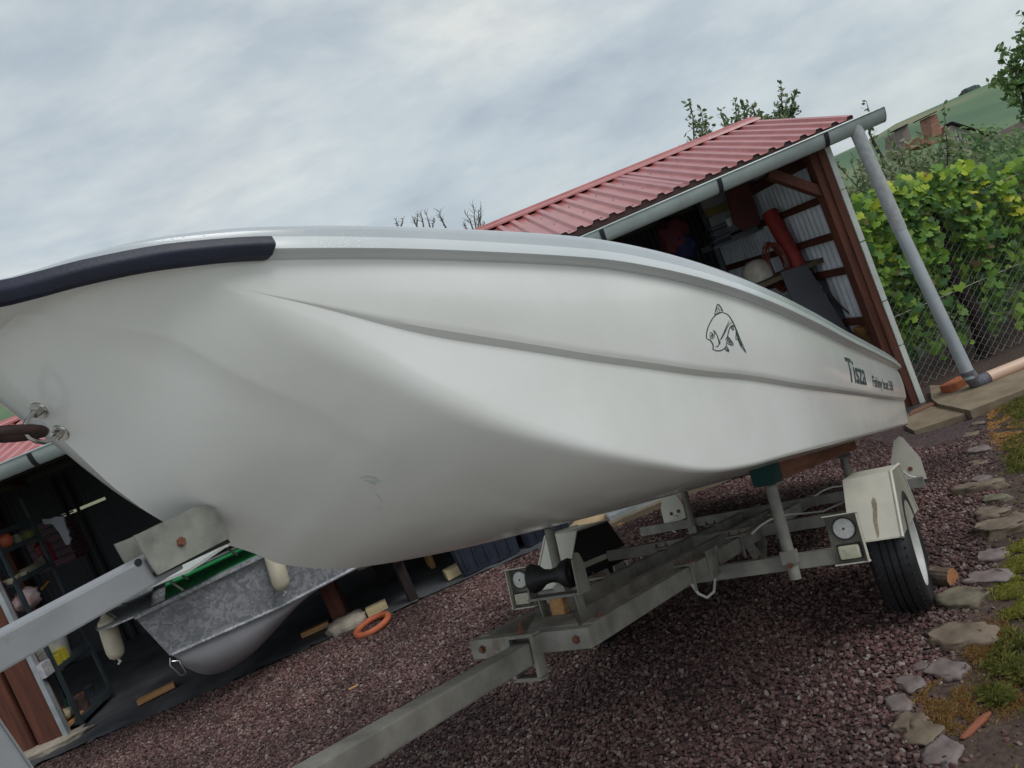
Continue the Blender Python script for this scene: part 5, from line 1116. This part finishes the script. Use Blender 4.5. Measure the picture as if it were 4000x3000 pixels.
class Leaves:
    def __init__(s): s.v=[];s.f=[]
    def add(s,p,size,shape,face=None,droop=.5,rnd=random):
        n=(Vector(face) if face else Vector((0,0,0)))+Vector((rnd.uniform(-1,1),rnd.uniform(-1,1),rnd.uniform(-.3,1)))*.75
        if n.length<.05: n=Vector((0,0,1))
        n.normalize(); up=Vector((rnd.uniform(-.6,.6),rnd.uniform(-.6,.6),-droop+rnd.uniform(-.5,.5)))
        y=(up-n*up.dot(n)); 
        if y.length<.05: y=n.orthogonal()
        y.normalize(); x=y.cross(n); b=len(s.v); cup=rnd.uniform(-.25,.1)
        k0=len(shape)
        if shape is VINE: 
            s.v.append(p+y*size*.15); 
            for a,c in shape: s.v.append(p+x*a*size+y*c*size+n*(abs(a)*cup*size-.12*size*c*c))
            for i in range(k0): s.f.append((b,b+1+i,b+1+(i+1)%k0))
        else:
            for a,c in shape: s.v.append(p+x*a*size+y*c*size+n*(abs(a)*cup*size-.10*size*c*c))
            s.f.append(tuple(range(b,b+k0)))
    def build(s,name,m,parent=None):
        o=obj(name,(s.v,s.f),m,parent); return o
def rp(*a): return random.uniform(*a)
# chain link fence
fn=thing('chain_link_fence','rusty chain link fence overgrown by vines right of the shed','fence',(0,0,0))
FY=7.35; fx0,fx1=3.98,9.0; fz0,fz1=-.20,1.42
bm=nb(); cw=.095
def wire(bm,pts,r=.0022): tube(bm,pts,r,4,cap=False)
n=int((fx1-fx0)/cw)
for i in range(n):
    x=fx0+i*cw; pts=[];k=0;z=fz0
    while z<fz1: pts.append((x+(cw*.5 if k%2 else -cw*.0)+.002*((k//1)%3),FY+.004*(1 if k%2 else -1),z)); z+=cw*.42; k+=1
    wire(bm,pts)
    pts=[];k=0;z=fz0
    while z<fz1: pts.append((x+(cw*.5 if k%2 else cw*1.0),FY-.004*(1 if k%2 else -1),z)); z+=cw*.42; k+=1
    wire(bm,pts)
obj('mesh',bm,mat('weathered_wire',(.32,.31,.29),.6,.4,var=.3,vscale=9),fn)
for x in (4.02,6.1,8.6): obj('fence_post',box(nb(),(x,FY+.05,.6),(.045,.045,1.75)),M_rust,fn)
for z in (fz1-.02,.55): bm=nb(); tube(bm,[(fx0,FY+.01,z),(fx1,FY+.01,z)],.003,5); obj('tension_wire',bm,M_zinc,fn)
# three vines along the fence
TX=PY(3735,1100,7.5).x
def vine(x0,x1,seed,lab,dens,zf,yb=.0,nl=900):
    random.seed(seed); t=thing('grape_vine',lab,'vine',((x0+x1)/2,FY+.4,-.2),group='grape vines on the fence')
    inv=Matrix.Translation((-(x0+x1)/2,-FY-.4,.2))
    sets={'foliage':(Leaves(),LV),'yellow_foliage':(Leaves(),LVY),'dark_foliage':(Leaves(),LVD),'withered_foliage':(Leaves(),LVB)}
    for i in range(nl):
        x=rp(max(x0,4.07),x1); zt=zf(x); u=random.random()**.75; z=-.1+(zt+.1)*u+rp(-.08,.06)
        depth=random.random()**1.6
        y=FY+.02+depth*.9-.15*(z/2)
        if z<.9 and random.random()<.62: y+=.35
        if abs(x-TX+(z-.8)*.06)<.11 and z<1.35 and random.random()<.93: continue
        if z<.6 and random.random()<.45: continue
        gp=noise.noise(Vector((x*2.4,z*2.4,seed)))
        if gp<-.28 and z<zt-.35: continue
        yel=noise.noise(Vector((x*1.6,z*2.0,9)))*.8+ (z-zt+.42)*.8
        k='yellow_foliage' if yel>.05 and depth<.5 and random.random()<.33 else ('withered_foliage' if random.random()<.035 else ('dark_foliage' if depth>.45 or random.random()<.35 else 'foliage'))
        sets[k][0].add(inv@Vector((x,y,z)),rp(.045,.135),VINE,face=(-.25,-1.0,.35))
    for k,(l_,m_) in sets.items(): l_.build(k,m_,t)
    bm=nb(); random.seed(seed+50); xm=(x0+x1)/2
    base=Vector((TX-xm+.05 if x0<TX<x1 else 0,-.22 if x0<TX<x1 else .15,0)); tube(bm,[base,base+V(.03,-.02,.45),base+V(-.06,.02,.95),base+V(.02,.03,1.35),base+V(-.05,-.02,1.75)],.07,10,rs=[.085,.07,.065,.05,.035]); obj('trunk',bm,M_stem,t,smooth=True)
    bm=nb()
    for k in range(9):
        a=Vector((rp(x0,x1)-xm,rp(-.3,.3),rp(.1,1.0))); tube(bm,[a,a+V(rp(-.1,.1),rp(-.1,.1),rp(.3,.5)),a+V(rp(-.3,.3),rp(-.1,.1),rp(.7,1.0))],.008,5)
    obj('canes',bm,M_twig,t,smooth=True)
_t=[PY(x,y,7.7) for x,y in ((3330,760),(3400,725),(3500,690),(3620,655),(3700,650),(3790,660),(3880,630),(4000,560),(4300,430))]
topz=curve([(p_.x,p_.z-.06) for p_ in _t])
vine(3.95,4.75,11,'grape vine with bright yellow top leaves beside the shed corner trim',1,topz,nl=1500)
vine(4.75,5.7,12,'grape vine behind the downpipe with a dark bare trunk showing through the wire',1,topz,nl=2100)
vine(5.7,8.9,13,'grape vine at the right edge with a mix of dull green and brown leaves',1,topz,nl=4800)
# leafy shrubs and trees behind
def tree(name,lab,cat,base,h,cr_,nl,lm,size,shape=OVAL,seed=1,shoots=10,trunk=.09,group=None,gap=-.15,squash=1.0,low=.15,darkm=None):
    random.seed(seed); t=thing(name,lab,cat,base,0,group); L1_=Leaves(); L2_=Leaves(); bm=nb()
    tube(bm,[(0,0,0),(rp(-.05,.05)*h*.3,rp(-.05,.05),h*.35),(rp(-.1,.1),rp(-.1,.1),h*.7)],trunk,8,rs=[trunk,trunk*.7,trunk*.35])
    obj('trunk',bm,M_twig,t,smooth=True); bm=nb(); br=nb()
    for i in range(nl):
        for _ in range(30):
            q=Vector((rp(-1,1),rp(-1,1),rp(-1,1)))
            if q.length<1 and q.length>.35 and noise.noise(q*2.3+Vector((seed,0,0)))>gap: break
        p=Vector((q.x*cr_,q.y*cr_*.8,h*(low+(1-low)*.5)+q.z*h*(1-low)*.5*squash))
        (L1_ if (q.z>-.2 or random.random()<.5) else L2_).add(p,rp(*size),shape,face=(0,-.5,.6))
    for k in range(shoots):
        an=rp(0,6.28); rr=rp(.1,.9)*cr_; a=Vector((math.cos(an)*rr*.5,math.sin(an)*rr*.4,h*.6)); b=Vector((math.cos(an)*rr,math.sin(an)*rr*.7,h*rp(.88,1.06)))
        m_=(a+b)/2+Vector((rp(-.1,.1),rp(-.1,.1),0)); tube(br,[a,m_,b],.008,5,rs=[.012,.008,.003])
        for j in range(16):
            tt=.35+.65*j/15; c=a*(1-tt)**2+m_*2*tt*(1-tt)+b*tt*tt
            L1_.add(c+Vector((rp(-.03,.03),rp(-.03,.03),0)),rp(size[0],size[1]),shape,droop=-.2)
    obj('crown',(L1_.v,L1_.f),lm,t); 
    if L2_.v: obj('crown',(L2_.v,L2_.f),darkm or lm,t)
    obj('shoots',br,M_twig,t,smooth=True); return t
def zat(px,py,Y): return PY(px,py,Y)
# mid green shrub mass behind the fence (photo pixels -> depth planes)
for i,(px,py,Y,w_,lm,nl,lab,sd) in enumerate(((3330,600,10.0,1.15,LS2,4600,'grey green shrub between the shed corner and the downpipe',31),(3560,565,10.5,1.25,LS,5200,'mid green shrub behind the downpipe, below the brick chimney',32),(3760,585,11.5,1.5,LS,6000,'tall mid green shrub below the grey gable wall',33),(3960,700,12.0,1.4,LS2,4200,'grey green shrub at the right edge behind the vines',34),(3230,700,9.6,.6,LS2,900,'small shrub squeezed behind the shed corner post',35))):
    p=PY(px,py,Y); b0_=Vector((p.x+.55,Y,-.3)); tree('leafy_shrub',lab,'shrub',b0_,p.z+.3,w_,nl,lm,(.06,.10),seed=sd,shoots=12,group='shrubs behind the vine fence',gap=-.25,low=.0)
# pear shoots above the roof ridge
def sprig_tree(lab,Y,tips,base,seed,lm=LP,size=(.05,.095),name='fruit_tree',nper=26):
    random.seed(seed); b=Vector(base); t=thing(name,lab,'tree',b); L_=Leaves(); br=nb(); fork=Vector((0,0,0))
    hub=[PY(x,y,Y) for x,y,_,_ in tips]; mean=sum(hub,Vector())/len(hub); top=Vector((mean.x,Y,min(q.z for q in hub)-.9))-b
    tk=nb(); tube(tk,[(0,0,0),top*.5+V(.05,0,0),top],.08,8,rs=[.10,.08,.05]); obj('trunk',tk,M_twig,t,smooth=True)
    for (x,y,x2,y2) in tips:
        p=PY(x,y,Y+rp(-.4,.4))-b; q=PY(x2,y2,Y+rp(-.3,.3))-b; 
        tube(br,[top,q.lerp(top,.4),q,p.lerp(q,.4)+V(rp(-.04,.04),0,0),p],.01,6,rs=[.03,.02,.014,.008,.003])
        for j in range(nper):
            tt=(j+.5)/nper; c=q.lerp(p,tt); side=V(rp(-1,1),rp(-1,1),rp(-.3,.6))*rp(.02,.16)*(1.1-tt*.8)
            if side.length>.06: tube(br,[c,c+side],.003,3,cap=False)
            L_.add(c+side,rp(*size),OVAL,droop=-.1)
    obj('crown',(L_.v,L_.f),lm,t); obj('branches',br,M_twig,t,smooth=True)
sprig_tree('young pear tree with thin leafy shoots rising behind the roof ridge',11.0,[(2692,388,2712,560),(2735,415,2780,560),(2760,470,2730,590),(2870,385,2890,530),(2905,400,2900,520),(2940,415,2960,490),(2965,440,2985,500),(3050,325,3060,470),(3110,350,3080,480),(3035,415,3050,480),(3105,420,3090,480),(2815,430,2850,540),(2880,450,2860,560),(2960,470,2930,560),(3000,450,2990,530),(2720,470,2760,590),(3075,380,3060,480),(2920,440,2900,540),(2840,480,2870,540)],(4.6,11.0,-.3),61,nper=44)
sprig_tree('thin leafy shoot sticking up behind the gutter end',11.2,[(3383,392,3395,520),(3405,480,3410,560)],(6.3,11.2,-.3),62,nper=16)
sprig_tree('tiny sprigs of a fruit tree just topping the roof ridge',12.0,[(2655,575,2665,640),(2565,610,2580,690),(2350,705,2375,780)],(3.4,12.0,-.3),63,nper=9)
# walnut branch at the top right
sprig_tree('drooping leafy branches of a tree at the upper right edge',13.0,[(3990,40,4060,200),(3965,145,4060,230),(3895,190,4000,230),(3890,320,3960,260),(3860,325,3960,330),(3920,390,3980,300),(3945,420,3990,330),(3985,480,4010,330),(3975,180,4040,250),(3960,250,4010,280),(3905,230,3990,280),(3990,120,4050,220),(4000,320,4050,300),(3950,340,4010,330)],(12.2,13.0,-.3),64,lm=LS,size=(.09,.14),nper=40)
# bare twigs far behind the gunwale
bt_=thing('bare_tree','distant bare twiggy tree tops just above the white gunwale','tree',(-6,26,0)); br=nb(); random.seed(5)
cw_=lambda x,y:(1200+x*.3617,600+y*.3617)
for x,y,x2,y2 in ((950,700,985,760),(1040,700,1010,760),(1130,670,1200,750),(1195,650,1180,750),(1220,625,1260,750),(1285,645,1330,750),(1380,690,1360,760),(1420,610,1500,740),(1420,660,1480,720),(1700,630,1790,760),(1800,575,1830,780),(1850,600,1840,780),(1880,560,1870,780),(1920,740,1880,780),(1690,740,1720,790)):
    a=PY(*cw_(x,y),26); b=PY(*cw_(x2,y2+60),26); d=(a-b)
    tube(br,[b,b.lerp(a,.5)+V(rp(-.05,.05),0,0),a],.02,4,rs=[.03,.02,.006])
    for k in range(9):
        c=b.lerp(a,rp(.25,.95)); e_=c+d.length*V(rp(-.35,.35),rp(-.2,.2),rp(.15,.4)); tube(br,[c,c.lerp(e_,.5)+V(rp(-.03,.03),0,.02),e_],.006,3,rs=[.010,.007,.003])
for xs_2 in ((1500,3.4),(1800,3.0)):
    fb=PY(*cw_(xs_2[0]-300 if xs_2[0]==1500 else xs_2[0],900),26); tube(br,[Vector((fb.x+.6,26,-.6)),Vector((fb.x+.3,26,fb.z-1.2)),fb],.1,7,rs=[.22,.14,.06])
    for (bx_,by_) in ((1010,800),(1210,800),(1340,800),(1500,790)) if xs_2[0]==1500 else ((1730,810),(1800,830),(1870,830)):
        q_=PY(*cw_(bx_,by_),26); tube(br,[Vector((fb.x+.3,26,fb.z-1.2)),fb.lerp(q_,.6)+V(0,0,-.3),q_],.03,5,rs=[.08,.05,.03])
inv=Matrix.Translation((6,-26,0))
for v in br.verts: v.co=inv@v.co
obj('twigs',br,mat('grey_twig',(.16,.15,.14),.9),bt_)
# ------------------------------------------------------------------ far village
rh=lambda x,y:(3500+x*.2260,300+y*.2260)
M_brick=mat('orange_brickwork',(.26,.11,.065),.9,col2=(.34,.20,.15),vscale=9,bump=.5,bscale=8); M_grrender=mat('grey_render',(.22,.18,.165),.9,var=.15,vscale=2)
M_tile=mat('orange_roof_tiles',(.34,.14,.085),.85,col2=(.26,.15,.10),vscale=3,bump=.6,bscale=7,bdist=.05); M_eter=mat('grey_brown_roof',(.155,.125,.12),.9,col2=(.20,.16,.155),vscale=1.2)
def quadprism(pts,Y,dy): return prism(nb(),[PY(*rh(*q),Y) for q in pts],(0,dy,0))
h1=thing('village_house','distant house with orange brick chimney and grey corrugated gable','house',(15,26,0)); iv=Matrix.Translation((-15,-26,0))
def hp(name,bm,m,parent):
    for v in bm.verts: v.co=iv@v.co
    return obj(name,bm,m,parent)
ch=hp('chimney',quadprism([(575,680),(705,635),(800,1000),(640,1040)],25.5,.55),M_brick,h1); hp('chimney_cap',quadprism([(528,672),(700,590),(712,602),(545,684)],25.4,.8),M_dark,ch)
hp('gable_wall',quadprism([(985,790),(880,980),(830,1500),(1900,1500),(1700,990),(1640,985)],27,.2),mat('pale_corrugated',(.40,.38,.35),.8,var=.12,vscale=4),h1)
bm=nb()
for k in range(13):
    a=PY(*rh(900+62*k,860+30*k+ (0 if k>1 else 60)),26.97); b=PY(*rh(960+66*k,1200+25*k),26.97); tube(bm,[a,b],.045,6)
hp('corrugation',bm,mat('pale_corrugated',(.40,.38,.35)),h1)
hp('roof_edge',quadprism([(965,770),(1000,775),(1400,900),(1700,965),(1620,1000),(1370,915),(995,800)],26.8,.5),M_dark,h1)
hp('roof',quadprism([(400,1040),(500,1000),(640,950),(830,860),(960,775),(985,800),(880,1010),(700,1150),(430,1180)],27.3,.9),M_tile,h1)
h2=thing('grey_chimney_house','distant house with low grey chimney and tiled roof left of the brick chimney','house',(13,29,0)); iv=Matrix.Translation((-13,-29,0))
c2_=hp('chimney',quadprism([(85,880),(205,835),(270,1080),(150,1120)],29,.5),M_grrender,h2); hp('chimney_cap',quadprism([(75,870),(205,805),(212,830),(85,888)],28.9,.7),M_dark,c2_)
hp('wall',quadprism([(-10,960),(110,900),(170,1300),(60,1400)],30,.8),M_grrender,h2); hp('roof',quadprism([(10,1090),(60,1060),(200,1060),(280,1300),(60,1350)],31,.9),M_tile,h2)
h3=thing('brown_roof_house','distant house with long grey brown roof and ochre wall at the right edge','house',(15,22,0)); iv=Matrix.Translation((-15,-22,0))
hp('roof',quadprism([(1370,1180),(1680,1000),(2212,740),(2700,500),(2700,900),(2212,1110),(1640,1370),(1380,1300)],22,.15),M_eter,h3)
hp('eaves',quadprism([(1640,1360),(2212,1110),(2700,895),(2700,925),(2212,1140),(1650,1385)],21.8,.3),mat('pale_gutter',(.40,.40,.39),.6),h3)
hp('soffit',quadprism([(1650,1385),(2212,1140),(2700,925),(2700,980),(2212,1195),(1900,1320)],21.9,.4),M_dark,h3)
hp('wall',quadprism([(1930,1310),(2212,1195),(2700,980),(2900,1700),(2100,1900)],22.3,1.5),mat('ochre_render',(.42,.30,.17),.9,var=.1,vscale=2),h3)
M_hill=mat('vineyard_hill',(.045,.085,.045),.95); t_=M_hill.node_tree; b_=t_.nodes['Principled BSDF']
tcn=t_.nodes.new('ShaderNodeTexCoord'); wv=t_.nodes.new('ShaderNodeTexWave'); wv.inputs['Scale'].default_value=.28; wv.inputs['Distortion'].default_value=1.2; wv.bands_direction='X'
nz=t_.nodes.new('ShaderNodeTexNoise'); nz.inputs['Scale'].default_value=.018; nz.inputs['Detail'].default_value=7; mpn=t_.nodes.new('ShaderNodeMapping'); mpn.inputs['Scale'].default_value=(1,.35,3)
t_.links.new(tcn.outputs['Object'],mpn.inputs['Vector']); t_.links.new(mpn.outputs['Vector'],nz.inputs['Vector']); t_.links.new(tcn.outputs['Object'],wv.inputs['Vector'])
rpn=t_.nodes.new('ShaderNodeValToRGB'); rpn.color_ramp.elements.new(.5)
for e_,p_,c in zip(rpn.color_ramp.elements,(.36,.52,.66),((.075,.145,.075),(.115,.19,.09),(.26,.22,.13))): e_.position=p_; e_.color=(*c,1)
mu_=t_.nodes.new('ShaderNodeMix'); mu_.data_type='RGBA'; mu_.blend_type='MULTIPLY'; mu_.inputs[0].default_value=.3
t_.links.new(nz.outputs['Fac'],rpn.inputs['Fac']); t_.links.new(rpn.outputs['Color'],mu_.inputs[6]); t_.links.new(wv.outputs['Color'],mu_.inputs[7]); t_.links.new(mu_.outputs[2],b_.inputs['Base Color'])
ridge=[(-6000,3200),(-2000,1900),(800,1150+300),(2000,1190),(2600,900),(3000,740),(3240,618),(3400,545),(3500,483),(3613,433),(3726,384),(3850,332),(4000,272),(4300,150),(4800,-60),(6000,-500)]
rows=[]; 
rr_=[]
for i in range(len(ridge)-1):
    for k in range(8):
        t=k/8; rr_.append((ridge[i][0]*(1-t)+ridge[i+1][0]*t,ridge[i][1]*(1-t)+ridge[i+1][1]*t))
for (px,py) in rr_:
    D=340; top=CAM+ray(px,py)*D; row=[]
    for j in range(14):
        t=j/13; q=CAM.lerp(top,.25+.75*t); z=-1.5+(top.z+1.5)*sm(t)**1.0*(.55+.45*t)+ (noise.noise(Vector((q.x*.02,q.y*.02,0)))*2.5*t*(1-t)); row.append((q.x,q.y,z if j<13 else top.z))
    row.append((top.x*1.2,top.y*1.2,top.z-25)); rows.append(row)
tag(obj('hill',skin(rows),M_hill,None,smooth=True),kind='structure')
bp2=CAM+ray(3795,372)*325; o=solo('hilltop_tree',rock(nb(),(0,0,0),(4.2,3,3.4),seed=95,amp=.35,fr=2.5),mat('far_tree',(.05,.07,.06),.95,var=.4,vscale=.8,bump=1,bscale=2,bdist=.5),'small dark round tree on the vineyard hill skyline','tree',smooth='all'); o.location=bp2
# ------------------------------------------------------------------ grass and litter on the soil
M_grass=leafmat('grass_blade',(.085,.10,.025),(.14,.16,.035),(.24,.22,.07)); M_dry=leafmat('dry_grass',(.24,.13,.05),(.36,.19,.07),(.28,.22,.09)); M_moss=leafmat('moss_grass',(.19,.21,.03),(.26,.26,.045),(.30,.27,.08))
def turf(name,lab,centers,n,m,h,seed,wd=.004):
    random.seed(seed); vs_=[];fs=[]
    for i in range(n):
        px,py,rx_,ry_=random.choice(centers); gx,gy=px+random.gauss(0,.62)*rx_,py+random.gauss(0,.62)*ry_; p=G(gx,gy)+V(0,0,.010)
        if p.x<bordx(p.y)+.04 or noise.noise(Vector((p.x*9,p.y*9,seed)))<-.12: continue
        d=V(rp(-1,1),rp(-1,1),0); d=d.normalized() if d.length>.1 else V(1,0,0); s_=V(-d.y,d.x,0)*wd*rp(.6,1.2); hh=h*rp(.5,1.3); ln=rp(.2,1.1)
        b=len(vs_); vs_+=[p-s_,p+s_,p+d*hh*ln*.5+V(0,0,hh*.6)+s_*.6,p+d*hh*ln*1.1+V(0,0,hh*(.95-.35*ln))]
        fs.append((b,b+1,b+2,b+3))
    return tag(obj(name,(vs_,fs),m),kind='stuff')
turf('moss_grass','',[(3995,2260,70,60),(3970,2350,60,55),(3990,2190,40,40),(4010,2400,60,30)],12000,M_moss,.022,1,.0025)
turf('grass','',[(3985,2600,90,80),(3960,2660,60,40),(3990,1600,60,60),(3985,1790,40,60),(3900,2740,25,20)],6500,M_grass,.045,2,.002)
turf('grass','',[(4150,2200,140,400),(4200,1800,120,300),(4300,1600,200,200),(4250,2700,150,250)],9000,M_grass,.035,4,.003)
turf('dry_grass','',[(3880,2500,80,50),(3850,2550,60,50),(3700,2720,90,60),(3680,2780,110,50),(3950,2740,110,70),(3750,2830,60,40),(3700,2290,50,20)],9000,M_dry,.022,3,.0012)
turf('sawdust_litter','',[(3940,1600,80,50),(3900,1660,60,50),(3960,1720,50,40),(3870,1650,40,30)],14000,leafmat('orange_litter',(.34,.15,.04),(.45,.22,.06),(.38,.25,.10)),.010,6,.006)
# a strip of bark on the soil
p=G(3820,2855); o=solo('bark_strip',rock(nb(),(0,0,0),(.085,.012,.010),seed=99,amp=.3,sub=3),mat('red_bark',(.24,.08,.04),.85),'reddish strip of bark lying on the mud in the lower right','bark',smooth='all'); o.location=p+V(0,0,.02); o.rotation_euler=(0,0,.35)
# a few bright chips on the gravel
for i,(x,y,lab) in enumerate(((1385,2695,'small orange wood chip on the gravel above the drawbar'),(*c4(1390,565),'orange wood chip on the gravel beside the left mudguard'))):
    p=G(x,y); o=solo('wood_chip',box(nb(),(0,0,0),(.07,.016,.008)),M_raww,lab,'wood chip'); o.location=p+V(0,0,.022); o.rotation_euler=(0,.1,.5)
